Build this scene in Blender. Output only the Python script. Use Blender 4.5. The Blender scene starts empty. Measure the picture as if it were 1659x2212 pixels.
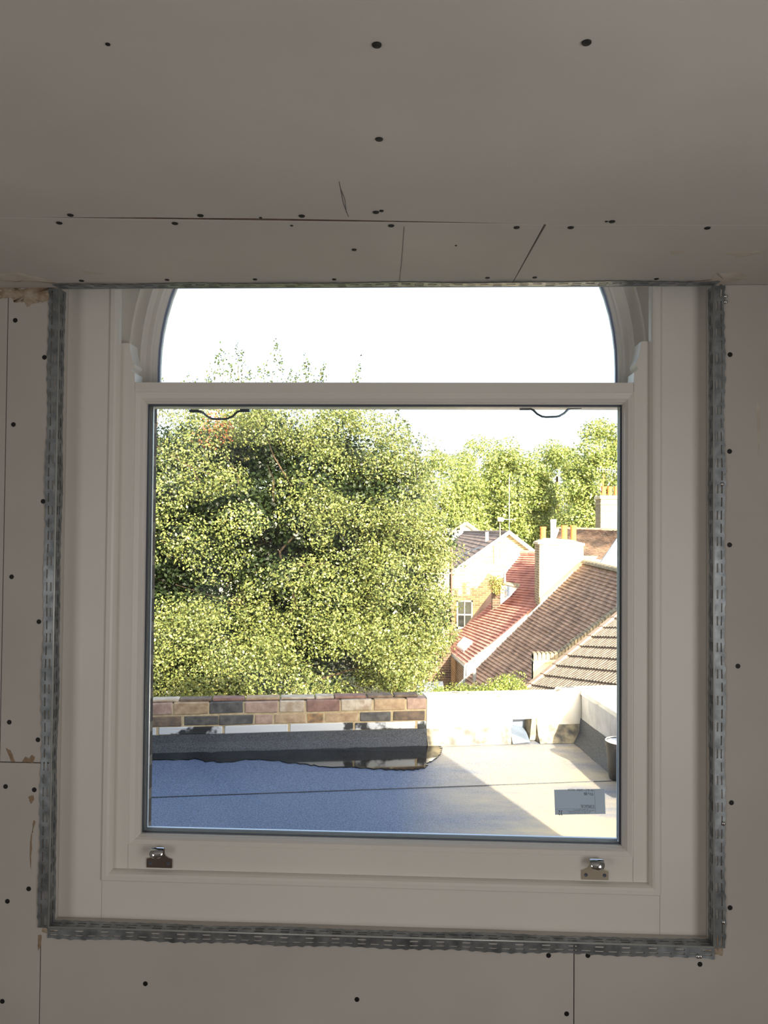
import bpy, math, random
import numpy as np
from mathutils import Vector, Matrix

random.seed(7)
rng = np.random.default_rng(11)
SC = bpy.context.scene
COL = SC.collection
V = Vector
PI = math.pi

# ------------------------------------------------------------------ camera
CAM_Z = 1.65
CAM_D = 1.5                      # camera to window-wall distance
CAM = V((0, -CAM_D, CAM_Z))
YAW, PITCH, ROLL, FPX = math.radians(2.426), math.radians(1.2195), math.radians(0.4812), 1725.0
IW, IH = 1659, 2212
fw = V((-math.sin(YAW) * math.cos(PITCH), math.cos(YAW) * math.cos(PITCH), math.sin(PITCH)))
rt = V((math.cos(YAW), math.sin(YAW), 0))
up = rt.cross(fw)
r2 = rt * math.cos(ROLL) + up * math.sin(ROLL)
u2 = -rt * math.sin(ROLL) + up * math.cos(ROLL)
cd = bpy.data.cameras.new('camera')
cam = bpy.data.objects.new('camera', cd)
COL.objects.link(cam)
SC.camera = cam
cd.sensor_fit = 'VERTICAL'
cd.sensor_height = 24.0
cd.lens = 24.0 * FPX / IH
cd.clip_start = 0.05
cd.clip_end = 400
cam.matrix_world = Matrix(((r2.x, u2.x, -fw.x, CAM.x), (r2.y, u2.y, -fw.y, CAM.y), (r2.z, u2.z, -fw.z, CAM.z), (0, 0, 0, 1)))


def ray(px, py):
    return r2 * ((px - IW / 2) / FPX) + u2 * ((IH / 2 - py) / FPX) + fw


def P(px, py, d):                # point on the vertical plane d metres in front of the camera
    v = ray(px, py)
    return CAM + v * (d / v.y)


def RZ(px, py, z):               # point on the horizontal plane at height z
    v = ray(px, py)
    return CAM + v * ((z - CAM.z) / v.z)


# ------------------------------------------------------------------ sky, sun, exposure
SC.view_settings.view_transform = 'Standard'
SC.view_settings.look = 'None'
SC.view_settings.exposure = 0.0
SC.view_settings.gamma = 1.0
SC.view_settings.use_curve_mapping = False

Z_ROOF = CAM_Z - 1.355           # flat roof outside
sa, sb = RZ(930, 1607, Z_ROOF), RZ(1230, 1815, Z_ROOF)
az = (sb - sa)
az.z = 0
az.normalize()                   # horizontal direction towards the sun
ELEV = math.radians(20.0)
SUN_DIR = V((az.x * math.cos(ELEV), az.y * math.cos(ELEV), math.sin(ELEV)))
t_c = (0.30 - sa.y) / az.y
X_CORNER = sa.x + az.x * t_c     # right-hand corner of our own house

world = bpy.data.worlds.new('World')
SC.world = world
world.use_nodes = True
wn = world.node_tree
sky = wn.nodes.new('ShaderNodeTexSky')
sky.sky_type = 'NISHITA'
sky.sun_disc = False
sky.sun_elevation = ELEV
sky.sun_rotation = math.atan2(SUN_DIR.x, SUN_DIR.y)
sky.air_density = 1.0
sky.dust_density = 4.0
bw = wn.nodes.new('ShaderNodeRGBToBW')          # thin high haze pulls the blue towards white
hz = wn.nodes.new('ShaderNodeMix')
hz.data_type = 'RGBA'
hz.inputs['Factor'].default_value = 0.35
wn.links.new(sky.outputs[0], bw.inputs[0])
wn.links.new(sky.outputs[0], hz.inputs['A'])
wn.links.new(bw.outputs[0], hz.inputs['B'])
wn.links.new(hz.outputs['Result'], wn.nodes['Background'].inputs[0])
wn.nodes['Background'].inputs[1].default_value = 0.66

sd = bpy.data.lights.new('sun', 'SUN')
sd.energy = 23.0
sd.angle = math.radians(0.6)
sd.color = (1.0, 0.90, 0.72)
sun = bpy.data.objects.new('sun', sd)
COL.objects.link(sun)
sun.rotation_euler = SUN_DIR.to_track_quat('Z', 'Y').to_euler()
sun.location = (3, -8, 12)


def area_light(name, loc, target, sx, sz, power, color):
    l = bpy.data.lights.new(name, 'AREA')
    l.shape = 'RECTANGLE'
    l.size, l.size_y = sx, sz
    l.energy = power
    l.color = color
    o = bpy.data.objects.new(name, l)
    COL.objects.link(o)
    o.location = loc
    o.rotation_euler = (V(loc) - V(target)).to_track_quat('Z', 'Y').to_euler()
    return o


# daylight by the right-hand window, plus an added fill lamp on the left
area_light('side_window_daylight', (1.12, -1.55, 1.2), (0.0, -1.55, 1.2), 1.3, 1.1, 14.5, (1.0, 0.955, 0.925))
area_light('left_fill_light', (-1.91, -2.1, 1.1), (0.0, -2.1, 1.1), 1.3, 1.0, 11.5, (1.0, 0.965, 0.945))

# ------------------------------------------------------------------ helpers


def tag(o, label=None, cat=None, group=None, kind=None):
    if label: o['label'] = label
    if cat: o['category'] = cat
    if group: o['group'] = group
    if kind: o['kind'] = kind
    return o


def empty(name, loc=(0, 0, 0), label=None, cat=None, group=None, kind=None, parent=None):
    o = bpy.data.objects.new(name, None)
    o.empty_display_size = 0.1
    COL.objects.link(o)
    o.location = loc
    if parent: o.parent = parent
    return tag(o, label, cat, group, kind)


class MB:
    def __init__(s):
        s.v, s.f = [], []

    def add(s, vs, fs):
        n = len(s.v)
        s.v += [tuple(p) for p in vs]
        s.f += [tuple(i + n for i in f) for f in fs]
        return s

    def box(s, x0, x1, y0, y1, z0, z1):
        vs = [(x, y, z) for z in (z0, z1) for y in (y0, y1) for x in (x0, x1)]
        return s.add(vs, [(0, 2, 3, 1), (4, 5, 7, 6), (0, 1, 5, 4), (2, 6, 7, 3), (0, 4, 6, 2), (1, 3, 7, 5)])

    def obox(s, o, a, b, c):     # box from corner o and three edge vectors
        o, a, b, c = V(o), V(a), V(b), V(c)
        vs = [o, o + a, o + b, o + a + b, o + c, o + a + c, o + b + c, o + a + b + c]
        return s.add(vs, [(0, 2, 3, 1), (4, 5, 7, 6), (0, 1, 5, 4), (2, 6, 7, 3), (0, 4, 6, 2), (1, 3, 7, 5)])

    def prism(s, pts, ext):
        ext = V(ext)
        n = len(pts)
        vs = [V(p) for p in pts] + [V(p) + ext for p in pts]
        fs = [tuple(range(n))[::-1], tuple(range(n, 2 * n))]
        fs += [(i, (i + 1) % n, n + (i + 1) % n, n + i) for i in range(n)]
        return s.add(vs, fs)

    def tube(s, path, r, n=8, cap=True):
        path = [V(p) for p in path]
        rs = r if isinstance(r, (list, tuple)) else [r] * len(path)
        vs, fs = [], []
        prev = None
        for i, p in enumerate(path):
            t = (path[min(i + 1, len(path) - 1)] - path[max(i - 1, 0)]).normalized()
            if prev is None:
                a = t.orthogonal().normalized()
            else:
                a = (prev - t * prev.dot(t)).normalized()
            prev = a
            b = t.cross(a)
            for k in range(n):
                th = 2 * PI * k / n
                vs.append(p + (a * math.cos(th) + b * math.sin(th)) * rs[i])
        for i in range(len(path) - 1):
            for k in range(n):
                k2 = (k + 1) % n
                fs.append((i * n + k, i * n + k2, (i + 1) * n + k2, (i + 1) * n + k))
        if cap:
            fs.append(tuple(range(n))[::-1])
            fs.append(tuple((len(path) - 1) * n + k for k in range(n)))
        return s.add(vs, fs)

    def lathe(s, prof, c=(0, 0, 0), axis='Z', n=20):
        c = V(c)
        vs, fs = [], []
        for r, h in prof:
            for k in range(n):
                th = 2 * PI * k / n
                if axis == 'Z': vs.append(c + V((r * math.cos(th), r * math.sin(th), h)))
                else: vs.append(c + V((r * math.cos(th), h, -r * math.sin(th))))
        for i in range(len(prof) - 1):
            for k in range(n):
                k2 = (k + 1) % n
                fs.append((i * n + k, i * n + k2, (i + 1) * n + k2, (i + 1) * n + k))
        fs.append(tuple(range(n))[::-1])
        fs.append(tuple((len(prof) - 1) * n + k for k in range(n)))
        return s.add(vs, fs)

    def mesh(s, name):
        me = bpy.data.meshes.new(name)
        me.from_pydata(s.v, [], s.f)
        me.validate()
        me.update()
        return me

    def build(s, name, mat, parent=None, smooth=False, bevel=0, solid=0, fix=True):
        me = s.mesh(name)
        if fix:
            import bmesh
            bm = bmesh.new()
            bm.from_mesh(me)
            bmesh.ops.recalc_face_normals(bm, faces=bm.faces)
            bm.to_mesh(me)
            bm.free()
        me.materials.append(mat)
        o = bpy.data.objects.new(name, me)
        COL.objects.link(o)
        if parent is not None:
            o.parent = parent
            pl = parent
            off = V((0, 0, 0))
            while pl is not None:
                off += pl.location
                pl = pl.parent
            o.location = -off
        if smooth:
            for p in me.polygons: p.use_smooth = True
        if solid:
            m = o.modifiers.new('solid', 'SOLIDIFY')
            m.thickness = solid
            m.offset = 0
        if bevel:
            m = o.modifiers.new('bevel', 'BEVEL')
            m.width = bevel
            m.segments = 2
            m.limit_method = 'ANGLE'
            m.angle_limit = math.radians(35)
        return o


def instance(me, name, mat_world, parent):
    o = bpy.data.objects.new(name, me)
    COL.objects.link(o)
    o.parent = parent
    off = V((0, 0, 0))
    pl = parent
    while pl is not None:
        off += pl.location
        pl = pl.parent
    o.matrix_local = Matrix.Translation(-off) @ mat_world
    return o


# ------------------------------------------------------------------ materials
def C(r, g, b):                  # sRGB 0-255 to linear
    def f(c):
        c /= 255
        return c / 12.92 if c <= 0.04045 else ((c + 0.055) / 1.055) ** 2.4
    return (f(r), f(g), f(b), 1)


def mat(name, c1, c2=None, rough=0.6, metal=0.0, scale=20, detail=4, bump=0.0, bscale=None, spec=0.5, dist=0.01, lo=0.35, hi=0.65):
    m = bpy.data.materials.new(name)
    m.use_nodes = True
    nt = m.node_tree
    b = nt.nodes['Principled BSDF']
    b.inputs['Roughness'].default_value = rough
    b.inputs['Metallic'].default_value = metal
    b.inputs['Specular IOR Level'].default_value = spec
    b.inputs['Base Color'].default_value = c1
    tc = nt.nodes.new('ShaderNodeTexCoord')
    if c2 is not None:
        n = nt.nodes.new('ShaderNodeTexNoise')
        n.inputs['Scale'].default_value = scale
        n.inputs['Detail'].default_value = detail
        nt.links.new(tc.outputs['Object'], n.inputs['Vector'])
        r = nt.nodes.new('ShaderNodeValToRGB')
        r.color_ramp.elements[0].position = lo
        r.color_ramp.elements[1].position = hi
        r.color_ramp.elements[0].color = c1
        r.color_ramp.elements[1].color = c2
        nt.links.new(n.outputs['Fac'], r.inputs['Fac'])
        nt.links.new(r.outputs['Color'], b.inputs['Base Color'])
    if bump:
        n2 = nt.nodes.new('ShaderNodeTexNoise')
        n2.inputs['Scale'].default_value = bscale or scale * 4
        n2.inputs['Detail'].default_value = 5
        nt.links.new(tc.outputs['Object'], n2.inputs['Vector'])
        bp = nt.nodes.new('ShaderNodeBump')
        bp.inputs['Strength'].default_value = bump
        bp.inputs['Distance'].default_value = dist
        nt.links.new(n2.outputs['Fac'], bp.inputs['Height'])
        nt.links.new(bp.outputs['Normal'], b.inputs['Normal'])
    return m


def brick_mat(name, c1, c2, mortar, bw=0.225, bh=0.075, axis='XZ', msize=0.012):
    m = bpy.data.materials.new(name)
    m.use_nodes = True
    nt = m.node_tree
    b = nt.nodes['Principled BSDF']
    b.inputs['Roughness'].default_value = 0.9
    tc = nt.nodes.new('ShaderNodeTexCoord')
    sp = nt.nodes.new('ShaderNodeSeparateXYZ')
    cb = nt.nodes.new('ShaderNodeCombineXYZ')
    nt.links.new(tc.outputs['Object'], sp.inputs[0])
    nt.links.new(sp.outputs['X' if axis == 'XZ' else 'Y'], cb.inputs['X'])
    nt.links.new(sp.outputs['Z'], cb.inputs['Y'])
    br = nt.nodes.new('ShaderNodeTexBrick')
    br.inputs['Scale'].default_value = 1.0
    br.inputs['Brick Width'].default_value = bw
    br.inputs['Row Height'].default_value = bh
    br.inputs['Mortar Size'].default_value = msize
    br.inputs['Color1'].default_value = c1
    br.inputs['Color2'].default_value = c2
    br.inputs['Mortar'].default_value = mortar
    nt.links.new(cb.outputs[0], br.inputs['Vector'])
    nz = nt.nodes.new('ShaderNodeTexNoise')
    nz.inputs['Scale'].default_value = 1.3
    nz.inputs['Detail'].default_value = 5
    nt.links.new(tc.outputs['Object'], nz.inputs['Vector'])
    mx = nt.nodes.new('ShaderNodeMix')
    mx.data_type = 'RGBA'
    mx.blend_type = 'MULTIPLY'
    mx.inputs['Factor'].default_value = 0.35
    nt.links.new(br.outputs['Color'], mx.inputs['A'])
    nt.links.new(nz.outputs['Fac'], mx.inputs['B'])
    nt.links.new(mx.outputs['Result'], b.inputs['Base Color'])
    bp = nt.nodes.new('ShaderNodeBump')
    bp.inputs['Strength'].default_value = 0.6
    bp.inputs['Distance'].default_value = 0.01
    bp.invert = True
    nt.links.new(br.outputs['Fac'], bp.inputs['Height'])
    nt.links.new(bp.outputs['Normal'], b.inputs['Normal'])
    return m


def attr_mat(name, trans=0.4):
    m = bpy.data.materials.new(name)
    m.use_nodes = True
    nt = m.node_tree
    nt.nodes.remove(nt.nodes['Principled BSDF'])
    out = nt.nodes['Material Output']
    at = nt.nodes.new('ShaderNodeAttribute')
    at.attribute_name = 'leaf_tint'
    d = nt.nodes.new('ShaderNodeBsdfPrincipled')
    d.inputs['Roughness'].default_value = 0.42
    d.inputs['Specular IOR Level'].default_value = 0.5
    t = nt.nodes.new('ShaderNodeBsdfTranslucent')
    mx = nt.nodes.new('ShaderNodeMixShader')
    mx.inputs[0].default_value = trans
    nt.links.new(at.outputs['Color'], d.inputs['Base Color'])
    nt.links.new(at.outputs['Color'], t.inputs['Color'])
    nt.links.new(d.outputs[0], mx.inputs[1])
    nt.links.new(t.outputs[0], mx.inputs[2])
    nt.links.new(mx.outputs[0], out.inputs['Surface'])
    return m


def glass_mat(name, tint=(0.97, 0.985, 0.98, 1), smear=0.0):
    m = bpy.data.materials.new(name)
    m.use_nodes = True
    nt = m.node_tree
    nt.nodes.remove(nt.nodes['Principled BSDF'])
    out = nt.nodes['Material Output']
    tr = nt.nodes.new('ShaderNodeBsdfTransparent')
    tr.inputs[0].default_value = tint
    gl = nt.nodes.new('ShaderNodeBsdfGlossy')
    gl.inputs['Roughness'].default_value = 0.01
    fr = nt.nodes.new('ShaderNodeFresnel')
    fr.inputs[0].default_value = 1.45
    mx = nt.nodes.new('ShaderNodeMixShader')
    nt.links.new(fr.outputs[0], mx.inputs[0])
    nt.links.new(tr.outputs[0], mx.inputs[1])
    nt.links.new(gl.outputs[0], mx.inputs[2])
    last = mx
    if smear:
        df = nt.nodes.new('ShaderNodeBsdfTranslucent')
        df.inputs[0].default_value = (0.85, 0.92, 1, 1)
        tc = nt.nodes.new('ShaderNodeTexCoord')
        nz = nt.nodes.new('ShaderNodeTexNoise')
        nz.inputs['Scale'].default_value = 5
        nz.inputs['Detail'].default_value = 6
        nz.inputs['Distortion'].default_value = 1.5
        nt.links.new(tc.outputs['Object'], nz.inputs['Vector'])
        mr = nt.nodes.new('ShaderNodeMapRange')
        mr.inputs['From Min'].default_value = 0.45
        mr.inputs['From Max'].default_value = 0.8
        mr.inputs['To Max'].default_value = smear
        nt.links.new(nz.outputs['Fac'], mr.inputs['Value'])
        m2 = nt.nodes.new('ShaderNodeMixShader')
        nt.links.new(mr.outputs['Result'], m2.inputs[0])
        nt.links.new(mx.outputs[0], m2.inputs[1])
        nt.links.new(df.outputs[0], m2.inputs[2])
        last = m2
    nt.links.new(last.outputs[0], out.inputs['Surface'])
    return m


M = {}
M['board'] = mat('plasterboard_paper', C(190, 186, 180), C(199, 195, 189), rough=0.85, scale=3, bump=0.08, bscale=60, dist=0.002)
M['core'] = mat('wall_core', C(70, 54, 46), C(44, 35, 31), rough=0.95, scale=12)
M['gypsum'] = mat('gypsum_crumb', C(190, 178, 160), C(150, 128, 105), rough=0.95, scale=50, bump=0.6, bscale=120, dist=0.004)
M['filler'] = mat('filler', C(206, 198, 186), C(192, 182, 168), rough=0.8, scale=30, bump=0.3, bscale=80, dist=0.003)
M['paint'] = mat('cream_window_paint', C(230, 226, 219), C(233, 229, 222), rough=0.38, scale=5)
M['zinc'] = mat('galvanised_steel', C(158, 164, 168), C(104, 110, 113), rough=0.42, metal=0.7, scale=45, lo=0.3, hi=0.7)
M['zinc_highlight'] = mat('highlight_zinc_nose', C(196, 200, 196), rough=0.3, metal=0.4)  # lighter zinc colour carries the highlight along the nose
M['chrome'] = mat('polished_chrome', C(215, 218, 222), rough=0.07, metal=1.0)
M['brass_nickel'] = mat('brushed_nickel', C(205, 196, 176), rough=0.32, metal=0.6)
M['screw'] = mat('black_phosphate', C(12, 12, 12), rough=0.6)
M['pencil'] = mat('pencil_mark', C(95, 92, 90), rough=0.9)
M['glue'] = mat('dried_adhesive', C(142, 118, 92), C(160, 140, 118), rough=0.8, scale=120)
M['gasket'] = mat('black_gasket', C(84, 92, 106), rough=0.35)
M['spacer'] = mat('aluminium_spacer', C(205, 215, 230), rough=0.3, metal=0.2)
M['handle'] = mat('dark_steel_handle', C(95, 105, 120), rough=0.3, metal=1.0)
M['glass'] = glass_mat('window_glass', smear=0.025)
M['glass_clean'] = glass_mat('window_glass_clean')
M['sticker'] = bpy.data.materials.new('sticker_paper')
M['sticker'].use_nodes = True
_n = M['sticker'].node_tree
_p = _n.nodes['Principled BSDF']
_p.inputs['Base Color'].default_value = C(214, 222, 230)
_p.inputs['Roughness'].default_value = 0.7
_t = _n.nodes.new('ShaderNodeBsdfTranslucent')
_t.inputs[0].default_value = C(222, 232, 242)
_x = _n.nodes.new('ShaderNodeMixShader')
_x.inputs[0].default_value = 0.5
_n.links.new(_p.outputs[0], _x.inputs[1])
_n.links.new(_t.outputs[0], _x.inputs[2])
_n.links.new(_x.outputs[0], _n.nodes['Material Output'].inputs['Surface'])
M['ink'] = mat('label_ink', C(45, 45, 52), rough=0.7)
M['ink_light'] = mat('label_line', C(110, 115, 125), rough=0.7)
M['floor'] = mat('floorboards', C(120, 100, 78), C(92, 74, 56), rough=0.7, scale=6)
M['white_render'] = mat('white_render', C(246, 243, 234), C(232, 224, 206), rough=0.95, scale=9, bump=0.25, bscale=22, dist=0.008, spec=0.1)
M['cream_render'] = mat('cream_render', C(238, 226, 196), C(214, 196, 156), rough=0.9, scale=2.5, detail=8, bump=0.3, bscale=10)
M['white_paint'] = mat('white_paint_outside', C(235, 235, 232), rough=0.5)
M['grey_paint'] = mat('grey_trowelled_render', C(178, 178, 180), C(156, 155, 158), rough=0.7, scale=10, bump=0.5, bscale=14, dist=0.01)
M['mortar'] = mat('sand_mortar', C(200, 184, 150), C(178, 160, 126), rough=0.95, scale=40, bump=0.5, bscale=150, dist=0.004)
M['felt'] = mat('mineral_felt_dark', C(36, 39, 44), C(78, 82, 90), rough=0.75, scale=160, detail=2, bump=0.5, bscale=260, dist=0.003)
M['felt_dusty_sunlit'] = mat('dusty_sunlit_felt', C(84, 82, 78), C(168, 156, 128), rough=0.85, scale=18, detail=8, bump=0.4, bscale=200, dist=0.003)  # dusty felt, colour lightened for the sunlit stretch of upstand
M['lead'] = mat('lead_sheet', C(112, 122, 138), C(98, 108, 122), rough=0.5, scale=12)
M['grey_metal'] = mat('grey_pipe', C(120, 124, 128), rough=0.4)
M['terracotta'] = mat('terracotta', C(222, 122, 62), C(205, 98, 52), rough=0.8, scale=14)
M['red_tile'] = mat('red_clay_tile', C(206, 146, 128), C(168, 112, 100), rough=0.85, scale=3.2, detail=8, bump=0.3, bscale=20)
M['brown_tile'] = mat('brown_clay_tile', C(196, 160, 134), C(146, 116, 96), rough=0.9, scale=3.0, detail=9, bump=0.3, bscale=20)
M['slate'] = mat('weathered_slate', C(158, 136, 124), C(122, 106, 98), rough=0.85, spec=0.2, scale=2.5, detail=6)
M['grey_tile'] = mat('concrete_tile', C(140, 124, 108), C(112, 98, 88), rough=0.85, scale=6, detail=8, bump=0.2, bscale=60)
M['verge'] = mat('verge_tile', C(184, 158, 136), C(166, 140, 120), rough=0.85, scale=12)
M['moss'] = mat('mossy_coping', C(168, 152, 122), C(112, 102, 84), rough=0.95, scale=14, detail=8, bump=0.6, bscale=40)
M['pot'] = mat('black_plastic', C(14, 15, 17), C(34, 30, 27), rough=0.5, scale=20)
M['bark'] = mat('bark', C(92, 74, 54), C(60, 48, 36), rough=0.95, scale=20)
M['leaf'] = attr_mat('leaf', 0.35)
M['ground'] = mat('garden_ground', C(92, 104, 60), C(110, 96, 72), rough=0.95, scale=0.5)
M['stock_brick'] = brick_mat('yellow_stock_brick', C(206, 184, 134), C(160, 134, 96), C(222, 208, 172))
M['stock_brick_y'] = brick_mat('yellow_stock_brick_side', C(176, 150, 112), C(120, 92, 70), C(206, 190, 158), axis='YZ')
M['shaded_brick'] = brick_mat('shaded_brown_brick', C(112, 84, 66), C(70, 56, 48), C(128, 108, 88))  # brick coloured dark to stand for walls in shadow
M['own_brick'] = brick_mat('own_house_brick', C(96, 84, 76), C(66, 60, 58), C(128, 118, 104))
M['red_brick_wall'] = brick_mat('red_brick_wall', C(176, 128, 92), C(140, 96, 70), C(204, 176, 140), axis='YZ')


def puddle_mat():
    m = mat('standing_water', C(16, 18, 20), rough=0.06, spec=0.6)
    return m


def roof_mat():
    m = mat('roof_felt', C(84, 88, 96), rough=0.55)
    nt = m.node_tree
    b = nt.nodes['Principled BSDF']
    tc = nt.nodes.new('ShaderNodeTexCoord')
    L = nt.links.new
    # mineral speckle
    n1 = nt.nodes.new('ShaderNodeTexNoise'); n1.inputs['Scale'].default_value = 150; n1.inputs['Detail'].default_value = 3
    L(tc.outputs['Object'], n1.inputs['Vector'])
    r1 = nt.nodes.new('ShaderNodeValToRGB')
    r1.color_ramp.elements[0].position = 0.35; r1.color_ramp.elements[0].color = C(58, 72, 96)
    r1.color_ramp.elements[1].position = 0.68; r1.color_ramp.elements[1].color = C(112, 128, 156)
    L(n1.outputs['Fac'], r1.inputs['Fac'])
    # dried mud, with the sun's warm tone painted in over the lit side
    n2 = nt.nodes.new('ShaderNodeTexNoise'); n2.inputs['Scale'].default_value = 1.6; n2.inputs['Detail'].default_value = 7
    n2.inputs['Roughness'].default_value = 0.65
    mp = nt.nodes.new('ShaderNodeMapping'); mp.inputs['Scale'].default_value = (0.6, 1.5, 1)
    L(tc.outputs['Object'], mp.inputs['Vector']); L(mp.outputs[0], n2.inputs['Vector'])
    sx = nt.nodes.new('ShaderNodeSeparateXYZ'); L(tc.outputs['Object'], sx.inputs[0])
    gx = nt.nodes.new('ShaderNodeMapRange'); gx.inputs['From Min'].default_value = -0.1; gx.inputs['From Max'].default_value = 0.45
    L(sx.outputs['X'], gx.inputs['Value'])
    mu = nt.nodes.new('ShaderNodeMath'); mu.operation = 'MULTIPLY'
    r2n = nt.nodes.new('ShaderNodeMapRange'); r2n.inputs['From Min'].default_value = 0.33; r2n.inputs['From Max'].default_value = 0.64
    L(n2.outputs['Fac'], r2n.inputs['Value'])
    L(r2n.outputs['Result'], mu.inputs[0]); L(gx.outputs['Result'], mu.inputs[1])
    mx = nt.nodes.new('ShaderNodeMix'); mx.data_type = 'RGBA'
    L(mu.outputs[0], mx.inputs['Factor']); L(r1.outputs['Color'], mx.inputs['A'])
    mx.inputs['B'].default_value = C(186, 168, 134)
    L(mx.outputs['Result'], b.inputs['Base Color'])
    bp = nt.nodes.new('ShaderNodeBump'); bp.inputs['Strength'].default_value = 0.35; bp.inputs['Distance'].default_value = 0.002
    L(n1.outputs['Fac'], bp.inputs['Height']); L(bp.outputs['Normal'], b.inputs['Normal'])
    return m


M['water'] = puddle_mat()
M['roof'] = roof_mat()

# ================================================================== THE ROOM
X0, X1 = -0.693, 0.547           # opening in the window wall
ZB, ZC = CAM_Z - 0.759, CAM_Z + 0.459
RX0, RX1, RY = -1.9, 1.10, -4.3
LIN = 0.012


def px_x(px, py, d): return P(px, py, d).x
def px_z(px, py, d): return P(px, py, d).z


# ---- window wall: masonry core, then boards
wf = MB()
T = 0.0128
wf.box(RX0 - .1, X0 - LIN, T, 0.17, 0, 3.1)
wf.box(X1 + LIN, X_CORNER - .1, T, 0.17, 0, 3.1)
wf.box(X0 - LIN, X1 + LIN, T, 0.17, 0, ZB - LIN)
wall_front = tag(wf.build('wall_front', M['core']), 'window wall lined with bare grey plasterboard', 'wall', kind='structure')


def board(name, poly, parent, thick=0.0124, y0=0.0):
    mb = MB()
    mb.prism([V((x, y0, z)) for x, z in poly], (0, thick, 0))
    return mb.build(name, M['board'], parent, bevel=0.0006)


xa = px_x(9, 1100, 1.5); zj = px_z(40, 1647, 1.5)
xb = px_x(86, 2120, 1.5); xc = px_x(1240, 2130, 1.5)
g = 0.0009
bA = board('plasterboard', [(RX0, zj + g), (xa - g, zj + g), (xa - g, ZC), (RX0, ZC)], wall_front)
bB = board('plasterboard', [(xa + g, zj + g), (X0, zj + g), (X0, ZC), (xa + g, ZC)], wall_front)
bC = board('plasterboard', [(RX0, 0), (xb - g, 0), (xb - g, ZB - .02), (X0, ZB - .02), (X0, zj - g), (RX0, zj - g)], wall_front)
bD = board('plasterboard', [(xb + g, 0), (xc - g, 0), (xc - g, ZB), (X0, ZB), (X0, ZB - .019), (xb + g, ZB - .019)], wall_front)
bE = board('plasterboard', [(xc + g, 0), (RX1, 0), (RX1, ZC), (X1, ZC), (X1, ZB), (xc + g, ZB)], wall_front)
REV = 0.040
for args in ((X0 - LIN, X0, ZB - LIN, 2.9), (X1, X1 + LIN, ZB - LIN, 2.9)):
    MB().box(args[0], args[1], 0.0125, REV + .02, args[2], args[3]).build('reveal_board', M['board'], wall_front)
MB().box(X0, X1, 0.0125, REV + .02, ZB - LIN, ZB).build('reveal_board', M['board'], wall_front)

# ---- ceiling
ceiling = tag(MB().box(RX0, RX1, RY, 0.0, ZC + T, ZC + 0.05).build('ceiling', M['core']),
              'low ceiling of bare grey plasterboard sheets', 'ceiling', kind='structure')


def cboard(poly):
    return MB().prism([V((x, y, ZC)) for x, y in poly], (0, 0, 0.0124)).build('plasterboard', M['board'], ceiling, bevel=0.0006)


j0, j1, j2 = RZ(0, 471, ZC), RZ(640, 481, ZC), RZ(1180, 486, ZC)
j3 = RZ(1659, 487, ZC)
# ragged factory edge of the big sheet
edge = []
for i in range(41):
    t = i / 40
    x = RX0 + (RX1 - RX0) * t
    if x < j2.x:
        s = (x - j0.x) / (j2.x - j0.x)
        y = j0.y + (j2.y - j0.y) * s
        gap = 0.0020 + 0.0085 * max(0, math.sin(PI * min(max(s, 0), 1))) + random.uniform(-.0006, .0006)
    else:
        s = (x - j2.x) / (j3.x - j2.x)
        y = j2.y + (j3.y - j2.y) * s
        gap = 0.0007
    edge.append((x, y, gap))
cA = cboard([(RX0, RY)] + [(RX1, RY)] + [(x, y - gp) for x, y, gp in reversed(edge)])
e2 = [(x, y) for x, y, gp in edge if x < j2.x - .003]
k0, k1 = RZ(1180, 486, ZC), RZ(1108, 608, ZC)
cB = cboard([(RX0, 0)] + [(x, y) for x, y in e2] + [(k0.x - .0035, k0.y), (k1.x - .001, 0)])
cC = cboard([(k1.x, 0), (k0.x, k0.y)] + [(x, y) for x, y, gp in edge if x > j2.x + .003] + [(RX1, 0)])

jp = MB()
for (xa1, ya1, ga1), (xb1, yb1, gb1) in zip(edge[:-1], edge[1:]):
    if xb1 > j2.x: break
    jp.add([V((xa1, ya1 + .0006, ZC + .0016)), V((xb1, yb1 + .0006, ZC + .0016)), V((xb1, yb1 - gb1 - .0006, ZC + .003)), V((xa1, ya1 - ga1 - .0006, ZC + .003))], [(0, 1, 2, 3)])
jp.build('torn_paper_joint', mat('torn_paper', C(118, 96, 84), C(88, 70, 62), rough=.95, scale=60), ceiling)
MB().box(RX0, RX1, -.0125, -.0008, ZC + .0128, 2.95).build('bounce_board', M['paint'], ceiling)  # unseen white board added above the ceiling to bounce skylight onto the frame

# ---- the rest of the shell
wl = MB()
ly0, ly1, lz0, lz1 = -2.75, -1.45, 0.6, 1.6
wl.box(RX0 - .1, RX0, RY - .1, ly0, 0, 2.6)
wl.box(RX0 - .1, RX0, ly1, 0.0, 0, 2.6)
wl.box(RX0 - .1, RX0, ly0, ly1, 0, lz0)
wl.box(RX0 - .1, RX0, ly0, ly1, lz1, 2.6)
tag(wl.build('wall_left', M['board']), 'left side wall of the room in bare plasterboard', 'wall', kind='structure')
wr = MB()
wy0, wy1, wz0, wz1 = -2.2, -0.9, 0.7, 1.8
wr.box(RX1, RX1 + .1, RY - .1, wy0, 0, 2.6)
wr.box(RX1, RX1 + .1, wy1, T, 0, 2.6)
wr.box(RX1, RX1 + .1, wy0, wy1, 0, wz0)
wr.box(RX1, RX1 + .1, wy0, wy1, wz1, 2.6)
tag(wr.build('wall_right', M['board']), 'right side wall of the room with a window behind the camera', 'wall', kind='structure')
wb = MB()
wb.box(RX0, RX1, RY - .1, RY, 0, 2.6)
tag(wb.build('wall_back', M['board']), 'rear wall of the room behind the camera', 'wall', kind='structure')
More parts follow.
